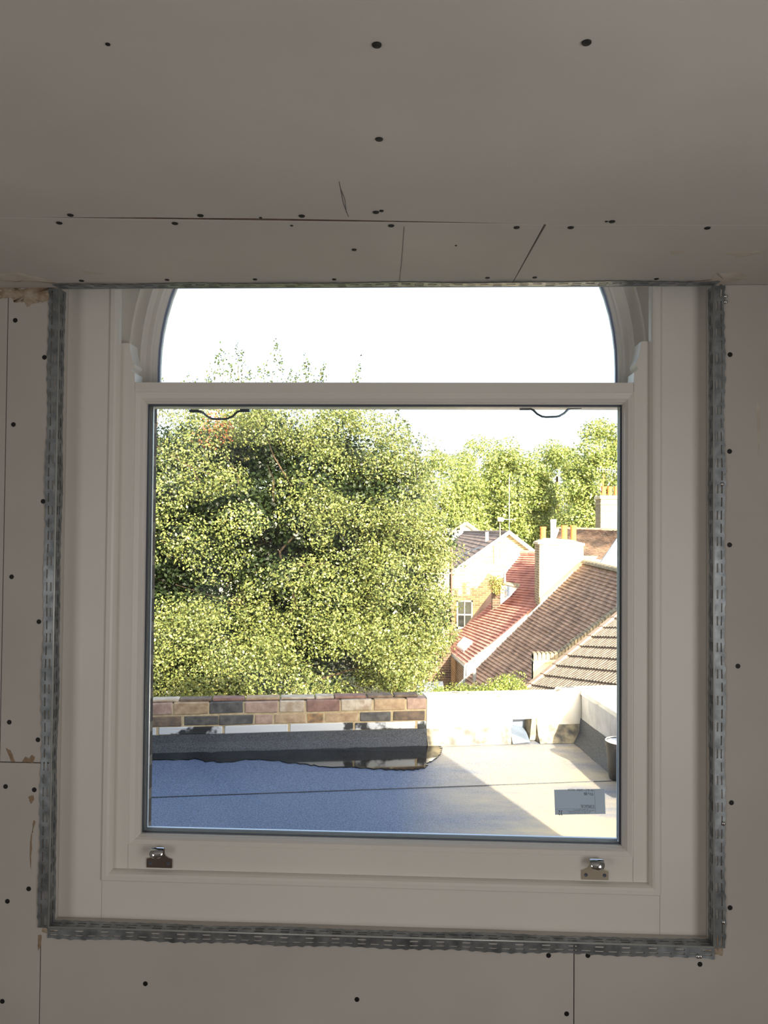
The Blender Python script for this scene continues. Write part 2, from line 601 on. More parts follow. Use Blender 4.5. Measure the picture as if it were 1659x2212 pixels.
tag(MB().box(RX0 - .1, RX1 + .1, RY - .1, T, -0.05, 0).build('floor', M['floor']), 'brown boarded floor below the window', 'floor', kind='structure')
w2 = empty('window_2', (RX1, (wy0 + wy1) / 2, wz0), 'plain white casement in the right wall behind the camera', 'window', kind='structure')
mb = MB()
for a, b_ in ((wy0, wy0 + .05), (wy1 - .05, wy1), (-1.57, -1.53)): mb.box(RX1 + .035, RX1 + .08, a, b_, wz0, wz1)
for a, b_ in ((wz0, wz0 + .05), (wz1 - .05, wz1)): mb.box(RX1 + .035, RX1 + .08, wy0, wy1, a, b_)
mb.build('window_frame', M['paint'], w2)
w3 = empty('added_window', (RX0, (ly0 + ly1) / 2, lz0), 'added white casement round the fill lamp in the left wall, out of view', 'window', kind='structure')  # unseen frame added to hold the left fill lamp
mb = MB()
for a, b_ in ((ly0, ly0 + .05), (ly1 - .05, ly1), (-2.12, -2.08)): mb.box(RX0 - .08, RX0 - .035, a, b_, lz0, lz1)
for a, b_ in ((lz0, lz0 + .05), (lz1 - .05, lz1)): mb.box(RX0 - .08, RX0 - .035, ly0, ly1, a, b_)
mb.build('window_frame', M['paint'], w3)

# ---- drywall screws (each sits in its board)
mb = MB()
mb.lathe([(.0002, -.0012), (.0042, -.0011), (.0046, -.0004), (.0046, .0008)], axis='Y', n=16)
mb.box(-.0022, .0022, -.00135, -.0009, -.0006, .0006)
mb.box(-.0006, .0006, -.00135, -.0009, -.0022, .0022)
scr = mb.mesh('drywall_screw')
scr.materials.append(M['screw'])


def wall_screw(px, py, b, s=1.0):
    p = P(px, py, 1.5)
    p.y = 0.0004
    instance(scr, 'drywall_screw', Matrix.Translation(p) @ Matrix.Rotation(random.uniform(0, 3), 4, 'Y') @ Matrix.Scale(s, 4), b)


def ceil_screw(px, py, b, s=1.0):
    p = RZ(px, py, ZC)
    p.z -= 0.0004
    instance(scr, 'drywall_screw', Matrix.Translation(p) @ Matrix.Rotation(PI / 2, 4, 'X') @ Matrix.Rotation(random.uniform(0, 3), 4, 'Y') @ Matrix.Scale(s, 4), b)


for px, py in ((5, 2163), (20, 1699 - 139)): pass
for px, py in ((33, 692), (96, 772), (29, 917), (93, 1083), (25, 1246), (84, 1343), (20, 1560), (82, 1598)):
    wall_screw(px, py, bB)
for px, py in ((12, 1699), (74, 1706), (62, 1920), (16, 1947), (5, 2163)): wall_screw(px, py, bC)
for px, py in ((314, 2125), (771, 2159), (1224, 2190), (1185, 2064)): wall_screw(px, py, bD)
for px, py in ((1270, 2064), (1512, 2083), (1577, 766), (1576, 975), (1576, 1177), (1594, 1439), (1580, 1734), (1577, 1961)): wall_screw(px, py, bE)
for px, py, s in ((814, 96, 1), (1267, 91, 1), (819, 300, 1), (152, 464, 1), (433, 465, 1), (652, 466, 1), (812, 458, 1), (824, 455, .7), (1322, 478, 1), (1310, 478, .5),
                  (233, 95, .5), (563, 470, .5)):
    ceil_screw(px, py, cA, s)
for px, py, s in ((128, 481, 1), (378, 482, 1), (845, 487, 1), (1116, 491, 1), (765, 539, .9), (985, 530, .4), (176, 606, 1), (361, 604, .9), (551, 603, .9), (722, 603, .9), (1053, 600, .9), (630, 487, .5)):
    ceil_screw(px, py, cB, s)
for px, py, s in ((1233, 491, 1), (1528, 492, 1), (1155, 599, .9), (1418, 602, .9)): ceil_screw(px, py, cC, s)

# pencil marks on the boards, raised by less than a hair
pm = MB()
for pts in (((873, 489), (868, 560), (863, 606)), ((733, 392), (742, 440), (753, 468)), ((735, 405), (745, 430), (748, 458))):
    pm.tube([RZ(a, b_, ZC) - V((0, 0, .0002)) for a, b_ in pts], .0004, 4)
pm.build('pencil_line', M['pencil'], ceiling)


# ---- blobs: filler patches, torn paper, glue runs
def blob(name, m, pts, plane, parent, h=0.0015, rag=0.003, sub=5):
    """thin irregular raised patch following an outline of pixels on a real surface"""
    base = [P(a, b_, 1.5) if plane == 'wall' else RZ(a, b_, ZC) for a, b_ in pts]
    out = []
    n = len(base)
    for i in range(n):
        for k in range(sub):
            q = base[i].lerp(base[(i + 1) % n], k / sub)
            j = V((random.gauss(0, 1), random.gauss(0, 1), random.gauss(0, 1))) * rag * .5
            if plane == 'wall': j.y = 0
            else: j.z = 0
            out.append(q + j)
    c = sum(out, V((0, 0, 0))) / len(out)
    nrm = V((0, -1, 0)) if plane == 'wall' else V((0, 0, -1))
    mb = MB()
    m_ = len(out)
    inner = [c.lerp(q, .75) + nrm * h for q in out]
    mb.v = [tuple(q + nrm * .0001) for q in out] + [tuple(q) for q in inner] + [tuple(c + nrm * h * 1.2)]
    for i in range(m_):
        k = (i + 1) % m_
        mb.f.append((i, k, m_ + k, m_ + i))
        mb.f.append((m_ + i, m_ + k, 2 * m_))
    return mb.build(name, m, parent, smooth=True)


blob('filler_patch', M['filler'], [(1490, 608), (1532, 606), (1548, 588), (1560, 590), (1600, 588), (1618, 600), (1590, 607), (1562, 612)], 'ceil', ceiling, h=.002)
blob('filler_patch', M['filler'], [(1448, 543), (1480, 541), (1478, 548), (1450, 550)], 'ceil', ceiling, h=.0008)
blob('filler_patch', M['filler'], [(1560, 545), (1600, 543), (1655, 540), (1650, 548), (1590, 556)], 'ceil', ceiling, h=.0006)
blob('filler_patch', M['filler'], [(0, 590), (40, 588), (90, 600), (128, 612), (90, 612), (30, 608), (0, 606)], 'ceil', ceiling, h=.0015)
blob('filler_patch', M['filler'], [(150, 585), (180, 584), (230, 592), (190, 591)], 'ceil', ceiling, h=.0004, rag=.001)
blob('filler_patch', M['filler'], [(90, 455), (118, 460), (116, 463)], 'ceil', ceiling, h=.0003, rag=.001)
blob('filler_patch', M['filler'], [(1546, 614), (1562, 612), (1566, 628), (1556, 650), (1550, 640)], 'wall', wall_front, h=.002, rag=.004)
blob('torn_board_edge', M['gypsum'], [(0, 622), (60, 616), (128, 620), (124, 634), (100, 650), (60, 660), (35, 655), (20, 640), (0, 645)], 'wall', wall_front, h=.0012, rag=.006)
blob('torn_board_edge', M['gypsum'], [(1548, 2020), (1563, 2010), (1562, 2066), (1530, 2060), (1520, 2055), (1548, 2048)], 'wall', wall_front, h=.001, rag=.002)
blob('torn_board_edge', M['gypsum'], [(92, 1996), (104, 2010), (132, 2012), (116, 2018), (90, 2014)], 'wall', wall_front, h=.001, rag=.002)
blob('filler_patch', M['filler'], [(1634, 872), (1639, 872), (1641, 960), (1637, 985)], 'wall', wall_front, h=.0003, rag=.0015)
for pts in ([(12, 1616), (22, 1620), (34, 1646), (24, 1646)], [(46, 1646), (54, 1634), (62, 1640), (70, 1630), (75, 1636), (72, 1648)], [(62, 1720), (72, 1717), (74, 1726), (68, 1737), (64, 1730)],
            [(73, 1770), (76, 1775), (71, 1800), (69, 1798)], [(66, 1800), (70, 1802), (68, 1850), (66, 1880), (64, 1850)], [(82, 2020), (90, 2020), (88, 2045), (81, 2055)]):
    blob('glue_run', M['glue'], pts, 'wall', wall_front, h=.0006, rag=.0012, sub=3)


# ---- galvanised corner beads
def corner_bead(label, P0, P1, n1, n2, nails, w2=.024, w1=.0205):
    P0, P1, n1, n2 = V(P0), V(P1), V(n1), V(n2)
    L = (P1 - P0).length
    t = (P1 - P0) / L
    root = empty('corner_bead', P0, label, 'corner bead', 'galvanised corner beads round the window opening')
    p2 = .0243
    n = int(L / p2) + 1
    for wi, (nn, off, W) in enumerate(((n1, -n2 * .0012, w1), (n2, -n1 * .0012, w2))):
        rows = [0, .0036, .0066, .0115, .0138, W] if W < .028 else [0, .006, .0105, .017, .0215, W]
        mb = MB()
        xs = []
        for i in range(n):
            for f in (0, .15, .5, .83): xs.append((i + f) * p2)
        xs = [x for x in xs if x < L] + [L]
        grid = []
        for x in xs:
            wob = .0012 * math.sin(x * 31 + wi)
            sc = -.0026 * abs(math.sin(PI * x / (p2 * 1.0) + .4)) + random.uniform(-.0006, .0006)
            line = []
            for k, w in enumerate(rows):
                ww = w + (sc if k == 5 else 0) + (wob * w / .02)
                lift = off * (1 + .6 * w / .02 * (1 + math.sin(x * 17)))
                line.append(len(mb.v))
                q = P0 + t * x + nn * ww + lift
                mb.v.append(tuple(q))
            grid.append(line)
        for i in range(len(xs) - 1):
            cell, sub = divmod(i, 4)
            for k in range(5):
                slot = False
                if k == 1 and cell % 2 == 0 and sub in (1, 2): slot = True
                if k == 3 and sub in (1, 2): slot = True
                if slot: continue
                mb.f.append((grid[i][k], grid[i + 1][k], grid[i + 1][k + 1], grid[i][k + 1]))
        mb.build('face_wing' if wi == 0 else 'reveal_wing', M['zinc'], root, solid=.0006, fix=False)
    MB().tube([P0 - (n1 + n2) * .0008, P0 + t * L - (n1 + n2) * .0008], .0015, 8).build('nose', M['zinc_highlight'], root, smooth=True)
    for px, py in nails:
        p = P(px, py, 1.5) if abs(t.z) > .5 or n1.z < -.5 else RZ(px, py, ZC)
        p = P(px, py, 1.498)
        nl = MB()
        nl.lathe([(.0003, -.0035), (.0022, -.003), (.0038, -.0015), (.0042, 0), (.0014, .0002), (.0014, .01)], c=p, axis='Y', n=12)
        nl.build('clout_nail', M['chrome'], root, smooth=True)
    return root


ey = -0.0003
corner_bead('galvanised perforated corner bead down the left edge of the opening', (X0, ey, ZB), (X0, ey, ZC - .002), (-1, 0, 0), (0, 1, 0), [])
corner_bead('galvanised perforated corner bead down the right edge of the opening', (X1, ey, ZB), (X1, ey, ZC - .002), (1, 0, 0), (0, 1, 0), [(1567, 640), (1567, 652), (1560, 1046), (1563, 1779), (1563, 1992)])
corner_bead('galvanised perforated corner bead along the bottom edge of the opening', (X0, ey, ZB), (X1, ey, ZB), (0, 0, -1), (0, 1, 0), [(1507, 2066), (1513, 2066)])
corner_bead('thin galvanised corner bead along the ceiling edge above the window', (X0, ey, ZC - .0004), (X1, ey, ZC - .0004), (0, -1, 0), (0, 0, 1), [], w1=.030)

# ================================================================== THE WINDOW
win = empty('window_1', (0, REV, ZB), 'large cream painted box sash window with arched upper sash', 'window', kind='structure')
dl = CAM_D + REV                 # lining face
xl = (px_x(240, 640, dl) + px_x(223, 1700, dl)) / 2
xr = (px_x(1427, 640, dl) + px_x(1425, 1700, dl)) / 2
zs_t = px_z(300, 1903, dl)       # top of the sill apron
ZT = 2.9
MB().box(X0, xl - .0004, REV, .165, ZB, ZT).build('box_lining', M['paint'], win, bevel=.0008)
MB().box(xr + .0004, X1, REV, .165, ZB, ZT).build('box_lining', M['paint'], win, bevel=.0008)
# small cover fillet of the right lining where it meets the reveal
mb = MB()
mb.prism([V((xl, REV, ZB)), V((xl, REV, zs_t)), V((xl, REV + .02, zs_t + .001)), V((xl, .165, zs_t - .01)), V((xl, .165, ZB))], (xr - xl, 0, 0))
mb.build('sill', M['paint'], win, bevel=.0008)

# staff beads with ovolo inner edge, mitred at the bottom corners
d_b = dl + .014
bl1 = (px_x(262, 700, d_b) + px_x(249, 1700, d_b)) / 2
br1 = (px_x(1404, 700, d_b) + px_x(1397, 1700, d_b)) / 2
bb1 = px_z(300, 1877, d_b)
by0 = REV - .004


def bead_profile(s, flip):       # (offset across, y)
    w = s
    return [(0, REV), (0, by0 + .001), (w * .1, by0), (w * .55, by0), (w * .78, by0 + .0025), (w * .93, by0 + .008), (w, by0 + .018)]


def staff(side):
    mb = MB()
    if side in 'LR':
        xo, xi = (xl, bl1) if side == 'L' else (xr, br1)
        pr = bead_profile(xi - xo, 0)
        sec_b = [V((xo + a, y, zs_t + (bb1 - zs_t) * (a / (xi - xo)))) for a, y in pr]
        sec_t = [V((xo + a, y, ZT)) for a, y in pr]
        secs = [sec_b, sec_t]
    else:
        pr = bead_profile(bb1 - zs_t, 0)
        sec_l = [V((xl + (bl1 - xl) * (a / (bb1 - zs_t)), y, zs_t + a)) for a, y in pr]
        sec_r = [V((xr + (br1 - xr) * (a / (bb1 - zs_t)), y, zs_t + a)) for a, y in pr]
        secs = [sec_l, sec_r]
    n = len(pr)
    vs = secs[0] + secs[1]
    mb.add(vs, [(i, i + 1, n + i + 1, n + i) for i in range(n - 1)] + [(n - 1, 0, n, 2 * n - 1), tuple(range(n)), tuple(range(n, 2 * n))])
    return mb.build('staff_bead', M['paint'], win)


for s_ in 'LRB': staff(s_)

# lower sash -------------------------------------------------------------
ys = .052                        # face of lower sash
ds = CAM_D + ys
sx0 = bl1 - .0015
sx1 = br1 + .0015
sz0 = bb1 + .0005
sz1 = px_z(830, 826, ds)
ix0 = (px_x(291, 900, ds) + px_x(277, 1700, ds)) / 2
ix1 = (px_x(1369, 900, ds) + px_x(1368, 1700, ds)) / 2
iz0 = px_z(300, 1825, ds)
iz1 = px_z(830, 845, ds)
gx0 = (px_x(316, 900, ds + .02) + px_x(306, 1700, ds + .02)) / 2
gx1 = (px_x(1343, 900, ds + .02) + px_x(1346, 1700, ds + .02)) / 2
gz0 = px_z(300, 1801, ds + .02)
gz1 = px_z(830, 873, ds + .02)
sash = MB()
sash.box(sx0, ix0, ys, ys + .045, sz0, sz1)
sash.box(ix1, sx1, ys, ys + .045, sz0, sz1)
sash.box(ix0 + .0004, ix1 - .0004, ys + .0003, ys + .045, sz0, iz0)
sash.box(ix0 + .0004, ix1 - .0004, ys + .0003, ys + .045, iz1, sz1)
lower = sash.build('lower_sash', M['paint'], win, bevel=.0007)
lower['label'] = 'lower sliding sash in front with two lifts on its bottom rail'


def horn(side):
    k0 = px_x(279, 741, ds) if side == 'L' else px_x(1387, 741, ds)
    def hx(px): return px_x(px, 780, ds)
    if side == 'L':
        o = sx0
        pts = [(o, sz1 - .001), (o, px_z(270, 741, ds)), (hx(280), px_z(270, 741, ds)), (hx(281), px_z(270, 758, ds)), (hx(285), px_z(270, 774, ds)), (hx(291), px_z(270, 787, ds)),
               (hx(289), px_z(270, 793, ds)), (hx(284), px_z(270, 799, ds)), (hx(285), px_z(270, 802, ds)), (hx(291), px_z(270, 805, ds)), (hx(292), sz1 - .001)]
    else:
        o = sx1
        pts = [(o, sz1 - .001), (o, px_z(1390, 737, ds)), (hx(1385), px_z(1390, 737, ds)), (hx(1383), px_z(1390, 755, ds)), (hx(1379), px_z(1390, 772, ds)), (hx(1373), px_z(1390, 785, ds)),
               (hx(1375), px_z(1390, 792, ds)), (hx(1379), px_z(1390, 798, ds)), (hx(1377), px_z(1390, 802, ds)), (hx(1370), px_z(1390, 804, ds)), (hx(1369), sz1 - .001)]
    mb = MB()
    mb.prism([V((x, ys, z)) for x, z in pts], (0, .045, 0))
    mb.build('sash_horn', M['paint'], lower, bevel=.0005)


horn('L'); horn('R')


def frame_strip(mb, R0, R1, y0, y1):
    """rectangular ring strip between rectangle R0 (x0,x1,z0,z1) at depth y0 and R1 at depth y1"""
    a = [V((R0[0], y0, R0[2])), V((R0[1], y0, R0[2])), V((R0[1], y0, R0[3])), V((R0[0], y0, R0[3]))]
    b = [V((R1[0], y1, R1[2])), V((R1[1], y1, R1[2])), V((R1[1], y1, R1[3])), V((R1[0], y1, R1[3]))]
    mb.add(a + b, [(i, (i + 1) % 4, 4 + (i + 1) % 4, 4 + i) for i in range(4)])


def lerpR(a, b, t): return tuple(a[i] * (1 - t) + b[i] * t for i in range(4))


RI = (ix0, ix1, iz0, iz1)
RG = (gx0, gx1, gz0, gz1)
gb = MB()
prof = [(0, ys + .001), (.12, ys + .0005), (.6, ys + .005), (.86, ys + .012), (.88, ys + .0155), (1, ys + .019), (1.0, ys + .028)]
for (a, ya), (b_, yb) in zip(prof[:-1], prof[1:]):
    frame_strip(gb, lerpR(RI, RG, a), lerpR(RI, RG, b_), ya, yb)
gb.build('glazing_bead', M['paint'], lower, fix=False)
gk = MB()
e = .0032
Rk = (gx0 + e, gx1 - e, gz0 + e * .3, gz1 - e)
frame_strip(gk, RG, Rk, ys + .0275, ys + .0268)
frame_strip(gk, Rk, Rk, ys + .0268, ys + .031)
gk.build('glazing_gasket', M['gasket'], lower, fix=False)
sp_ = MB()
e2_ = .0085
Rs = (Rk[0] + .004, Rk[1] - .001, Rk[2] + .0055, Rk[3] + .001)
Rt = (Rs[0] + .0016, Rs[1] - .0016, Rs[2] + .0016, Rs[3] - .0016)
frame_strip(sp_, Rs, Rt, ys + .034, ys + .034)
frame_strip(sp_, Rt, Rt, ys + .034, ys + .040)
Ru = (Rk[0], Rk[1], Rk[2] - .004, Rk[3] + .002)
frame_strip(sp_, Ru, Rs, ys + .041, ys + .0405)
sp_.build('spacer_bar', M['spacer'], lower, fix=False)
ob = MB()
ya_, yb_ = ys + .0365, ys + .047
oi = (gx0 + .0035, gx1 - .002, gz0 + .001, gz1 - .001)
ob.box(ix0 - .002, oi[0], ya_, yb_, iz0 - .002, iz1 + .002)
ob.box(oi[1], ix1 + .002, ya_, yb_, iz0 - .002, iz1 + .002)
ob.box(oi[0], oi[1], ya_, yb_, iz0 - .002, oi[2])
ob.box(oi[0], oi[1], ya_, yb_, oi[3], iz1 + .002)
ob.build('outer_rebate', M['paint'], lower)
MB().box(gx0 - .006, gx1 + .006, ys + .0305, ys + .0335, gz0 - .006, gz1 + .006).build('glass_pane', M['glass'], lower)

# sash lifts ---------------------------------------------------------------


def sash_lift(px, py, m_plate, lbl):
    c = P(px, py, ds)
    c.y = ys
    mb = MB()
    w, h = .0252, .0100
    prof2 = [(-w, -h), (w, -h), (w, h * .75), (.018, h * .95), (.0125, h + .003), (.0098, h + .008), (.0098, h + .0165), (-.0098, h + .0165), (-.0098, h + .008), (-.0125, h + .003), (-.018, h * .95), (-w, h * .75)]
    mb.prism([c + V((a, -.0026, z)) for a, z in prof2], (0, .0026, 0))
    plate = mb.build('sash_lift', m_plate, lower, bevel=.0008)
    plate['label'] = lbl
    hk = MB()
    path = [(-.0005, .022), (-.0022, .0265), (-.006, .0300), (-.011, .0318), (-.0165, .0314), (-.0212, .0290), (-.0240, .0250), (-.0246, .0215), (-.0236, .0190)]
    hw = [.0098, .0098, .0104, .0114, .0124, .0128, .0120, .0098, .0055]
    cols = 9
    for (yy, zz), ww in zip(path, hw):
        for k in range(cols):
            u = -1 + 2 * k / (cols - 1)
            hk.v.append(tuple(c + V((u * ww, yy - .0022 + .0030 * u * u, zz + .0005 - .0012 * u * u + .0012 * (1 - u * u) * 0))))
    for i in range(len(path) - 1):
        for k in range(cols - 1):
            hk.f.append((i * cols + k, i * cols + k + 1, (i + 1) * cols + k + 1, (i + 1) * cols + k))
    # join hook into the lift mesh
    me = hk.mesh('hook')
    import bmesh
    bm = bmesh.new()
    bm.from_mesh(me)
    bmesh.ops.solidify(bm, geom=bm.faces[:], thickness=.0022)
    bmesh.ops.recalc_face_normals(bm, faces=bm.faces)
    off = plate.location
    for f in bm.faces:
        f.smooth = True
        f.material_index = 1
    bm.from_mesh(plate.data)
    sc = MB()
    for sx_ in (-.0175, .0175):
        sc.lathe([(.0002, -.0028), (.0012, -.0030), (.0030, -.0034), (.0036, -.0029), (.0036, -.002)], c=c + V((sx_, 0, -.001)), axis='Y', n=14)
        sc.box(c.x + sx_ - .0022, c.x + sx_ + .0022, ys - .0037, ys - .0030, c.z - .0015, c.z - .0005)
    tm = sc.mesh('t')
    nb = len(bm.faces)
    bm.from_mesh(tm)
    bm.faces.ensure_lookup_table()
    for f in bm.faces[nb:]: f.material_index = 2
    bm.to_mesh(plate.data)
    bm.free()
    plate.data.materials.append(M['chrome'])
    plate.data.materials.append(M['gasket'])
    return plate


M['lift_dark'] = mat('nickel_plate_dark', C(170, 160, 160), rough=0.25, metal=1.0)
sash_lift(345, 1862.5, M['lift_dark'], 'left metal finger lift on the bottom rail')
sash_lift(1285, 1888, M['brass_nickel'], 'right metal finger lift on the bottom rail')

# upper sash -----------------------------------------------------------------
d_u = CAM_D + .115
gcx = (px_x(345, 825, 1.645) + px_x(1330, 825, 1.645)) / 2
Rg_ = (px_x(1330, 825, 1.645) - px_x(345, 825, 1.645)) / 2 + .001
zsp = px_z(838, 795, 1.645)


def arch_path(r, zb, n=40, dz=0):
    pts = [(gcx - r, zb)]
    for k in range(n + 1):
        th = PI - PI * k / n
        pts.append((gcx + r * math.cos(th), zsp + r * math.sin(th)))
    pts.append((gcx + r, zb))
    return pts


def sweep_arch(mb, prof, zb):
    rows = []
    for r, y in prof:
        rows.append([V((x, y, z)) for x, z in arch_path(r, zb)])
    n = len(rows[0])
    vs = [p for row in rows for p in row]
    fs = []
    for i in range(len(rows) - 1):
        for k in range(n - 1): fs.append((i * n + k, i * n + k + 1, (i + 1) * n + k + 1, (i + 1) * n + k))
    mb.add(vs, fs)


zmr = px_z(830, 885, 1.66)       # underside of the upper sash meeting rail
zmt = sz1 - .006
us = MB()
Ro = Rg_ + .068
sweep_arch(us, [(Ro, .165), (Ro, .112), (Rg_ + .030, .112), (Rg_ + .027, .115), (Rg_ + .020, .119), (Rg_ + .012, .121), (Rg_ + .008, .124), (Rg_ + .008, .130), (Rg_ + .003, .134), (Rg_, .145), (Rg_, .160)], zmt)
upper = us.build('upper_sash', M['paint'], win, fix=False)
upper['label'] = 'arched upper sash behind the lower one'
MB().box(gcx - Ro, gcx + Ro, .112, .160, zmr, zmt).build('meeting_rail', M['paint'], upper, bevel=.001)
# plate outside the arch (box head lining)
sp2 = MB()
Ra = Rg_ + .050
pa = arch_path(Ra, sz0 + .02)
vs, fs = [], []
for (x, z) in pa: vs.append(V((x, .100, z)))
n_ = len(pa)
for (x, z) in pa:
    side = (xl if x < gcx else xr)
    vs.append(V((side, .100, z)))
for k in range(n_ - 1):
    if (pa[k][0] < gcx) == (pa[k + 1][0] < gcx): fs.append((k, k + 1, n_ + k + 1, n_ + k))
sp2.add(vs, fs)
rows2 = [[V((x, y, z)) for x, z in pa] for y in (.100, .112)]
sp2.add(rows2[0] + rows2[1], [(k, k + 1, n_ + k + 1, n_ + k) for k in range(n_ - 1)])
sp2.build('arched_lining', M['paint'], win, fix=False)
# glass
ga = MB()
ga.prism([V((x, .139, z)) for x, z in arch_path(Rg_ + .004, zmt - .01)], (0, .004, 0))
ga.build('glass_pane', M['glass_clean'], upper)
ge = MB()
sweep_arch(ge, [(Rg_ + .001, .138), (Rg_ - .003, .1385), (Rg_ - .003, .1445)], zmt)
M['gasket_blue'] = mat('grey_blue_gasket', C(140, 152, 182), rough=0.4)
ge.build('glazing_gasket', M['gasket_blue'], upper, fix=False)


def pull_handle(pxa, pxb, pya, pyb, drop):
    d = CAM_D + .118
    a, b_ = P(pxa, pya, d), P(pxb, pyb, d)
    mb = MB()
    w = (b_ - a)
    dz = drop / 1725 * d
    prof3 = [(0, 0), (.18, 0), (.22, -.15), (.28, -.6), (.36, -.93), (.42, -1), (.58, -1), (.64, -.93), (.72, -.6), (.78, -.15), (.82, 0), (1, 0)]
    mb.tube([a + w * s + V((0, 0, q * dz)) for s, q in prof3], [.0022, .0024, .0024, .0022, .0022, .0022, .0022, .0022, .0022, .0024, .0024, .0022], 8)
    for o_, s_ in ((a, 1), (b_, -1)):
        mb.box(min(o_.x, o_.x + s_ * .020), max(o_.x, o_.x + s_ * .020), o_.y - .006, o_.y + .008, o_.z - .001, o_.z + .0035)
    h = mb.build('pull_handle', M['handle'], upper, smooth=False)
    return h


pull_handle(410, 540, 889, 888, 17)
pull_handle(1123, 1256, 884, 881, 18)

# sticker on the glass ---------------------------------------------------------
dg = CAM_D + ys + .0300
q = [P(1197, 1706, dg), P(1306, 1704, dg), P(1308, 1758, dg), P(1199, 1760, dg)]
sc_ = sum(q, V((0, 0, 0))) / 4
st = empty('glass_label', sc_, 'upside-down pale grey delivery label stuck on the lower pane', 'label')
mb = MB()
mb.prism([p for p in q], (0, -.0002, 0))
mb.build('label_paper', M['sticker'], st)
ul, ur, lr, ll = q


def lp(u, v):                    # u 0..1 left to right as seen, v 0..1 top to bottom as seen
    return (ul.lerp(ur, u)).lerp(ll.lerp(lr, u), v) - V((0, .0004, 0))


def text(body, u, v, size, parent, m, width=None):
    """text printed upside down; u,v = where the first letter's baseline starts as seen"""
    cu = bpy.data.curves.new('t', 'FONT')
    cu.body = body
    cu.size = size
    cu.fill_mode = 'FRONT'
    t = bpy.data.objects.new('t', cu)
    COL.objects.link(t)
    bpy.context.view_layer.update()
    dg_ = bpy.context.evaluated_depsgraph_get()
    me = bpy.data.meshes.new_from_object(t.evaluated_get(dg_))
    bpy.data.objects.remove(t)
    me.materials.clear()
    me.materials.append(m)
    o = lp(u, v)
    sx = 1.0
    if width and me.vertices:
        w = max(vv.co.x for vv in me.vertices)
        sx = width / w
    # x along -X world, y along -Z world, facing the room (-Y)
    R = Matrix(((-1 * sx, 0, 0, o.x), (0, 0, -1, o.y), (0, -1, 0, o.z), (0, 0, 0, 1)))
    return instance(me, 'printed_text', R, parent)


LW = (ur - ul).length
text('F4 • 0L17 • 1.0WE4 • ARGON', .775, .00, .0062, st, M['ink'], LW * .50)
text('974 x 886', .775, .14, .0082, st, M['ink'], LW * .19)
text('SC SIMGUAC SRL', .785, .64, .0082, st, M['ink'], LW * .27)
text('32', .155, .84, .0130, st, M['ink'], LW * .085)
fp_ = MB()                       # small print too fine to read: broken hairlines
for row, (ua_, ub_) in ((.81, (.36, .66)), (.86, (.24, .79)), (.905, (.28, .72)), (.95, (.26, .70))):
    u = ua_
    while u < ub_:
        w = random.uniform(.015, .06)
        p, r_ = lp(u, row), lp(min(u + w, ub_), row + random.uniform(-.006, .006))
        fp_.tube([p, r_], .00035, 4)
        u += w + random.uniform(.006, .014)
fp_.build('small_print', M['ink_light'], st)
ln = MB()
for (a, b_) in (((.0, .775), (.80, .775)), ((.80, .02), (.80, .96))):
    p, r_ = lp(*a), lp(*b_)
    ln.tube([p, r_], .00022, 4)
ln.build('ruled_line', M['ink_light'], st)

# ================================================================== OUR OWN HOUSE, OUTSIDE
yo0, yo1 = .17, .30
ox0 = px_x(335, 1200, CAM_D + .30)
ox1 = .52
oz0 = CAM_Z - .70
HX0, HZ0, HZ1 = -7.0, -7.0, 3.3
ho = MB()
oR = (ox1 - ox0) / 2
ocx = (ox0 + ox1) / 2
ho.box(HX0, ox0, yo0, yo1, HZ0, HZ1)
ho.box(ox1, X_CORNER, yo0, yo1, HZ0, HZ1)
ho.box(ox0, ox1, yo0, yo1, HZ0, oz0)
arcp = [(ocx + oR * math.cos(PI - PI * k / 24), zsp + .06 + oR * math.sin(PI - PI * k / 24)) for k in range(25)]
for k in range(24):
    (xa_, za_), (xb_, zb_) = arcp[k], arcp[k + 1]
    ho.prism([V((xa_, yo0, za_)), V((xb_, yo0, zb_)), V((xb_, yo0, HZ1)), V((xa_, yo0, HZ1))], (0, yo1 - yo0, 0))
ho.box(X_CORNER - .12, X_CORNER, -6, yo0, HZ0, HZ1)
ho.box(HX0, HX0 + .12, -6, yo0, HZ0, HZ1)
ho.box(HX0, X_CORNER, -6.12, -6, HZ0, HZ1)
ho.box(HX0, X_CORNER, -6.12, yo1, HZ1, HZ1 + .1)
ho.box(X0 - .1, X1 + .1, yo0 - .005, yo0, HZ1 - .2, HZ1)
own = tag(ho.build('house_wall', M['own_brick']), 'dark brick outer wall of the room, seen at the left edge of the glass', 'wall', kind='structure')
MB().prism([V((ox0 - .0, yo0, oz0)), V((ox0, yo1 + .05, oz0 - .03)), V((ox0, yo1 + .05, oz0 - .09)), V((ox0, yo0, oz0 - .09))], (ox1 - ox0, 0, 0)).build('window_sill', M['white_paint'], own)

# ---------------------------------------------------------------- flat roof
Z_TOP = CAM_Z - 1.064
A_, B_ = RZ(330, 1518.5, Z_TOP), RZ(920, 1506.5, Z_TOP)
pdir = (B_ - A_); pdir.z = 0; pdir.normalize()
pn = V((-pdir.y, pdir.x, 0))     # away from us


def par(x, off=0, z=0):          # point on the far parapet's front face line at world x
    t = (x - A_.x) / pdir.x
    p = A_ + pdir * t + pn * off
    return V((p.x, p.y, z))


XC = RZ(1258, 1503, Z_TOP).x     # inner corner of the two parapets
cornerp = par(XC)
rp2 = RZ(1336, 1552, Z_TOP)
rdir = (rp2 - cornerp); rdir.z = 0; rdir.normalize()   # towards us
rn = V((-rdir.y, rdir.x, 0))     # to the right
if rn.x < 0: rn = -rn
fr_ = tag(empty('flat_roof', (0, 2.5, Z_ROOF)), 'grey mineral felt flat roof outside the window', 'flat roof', kind='structure')
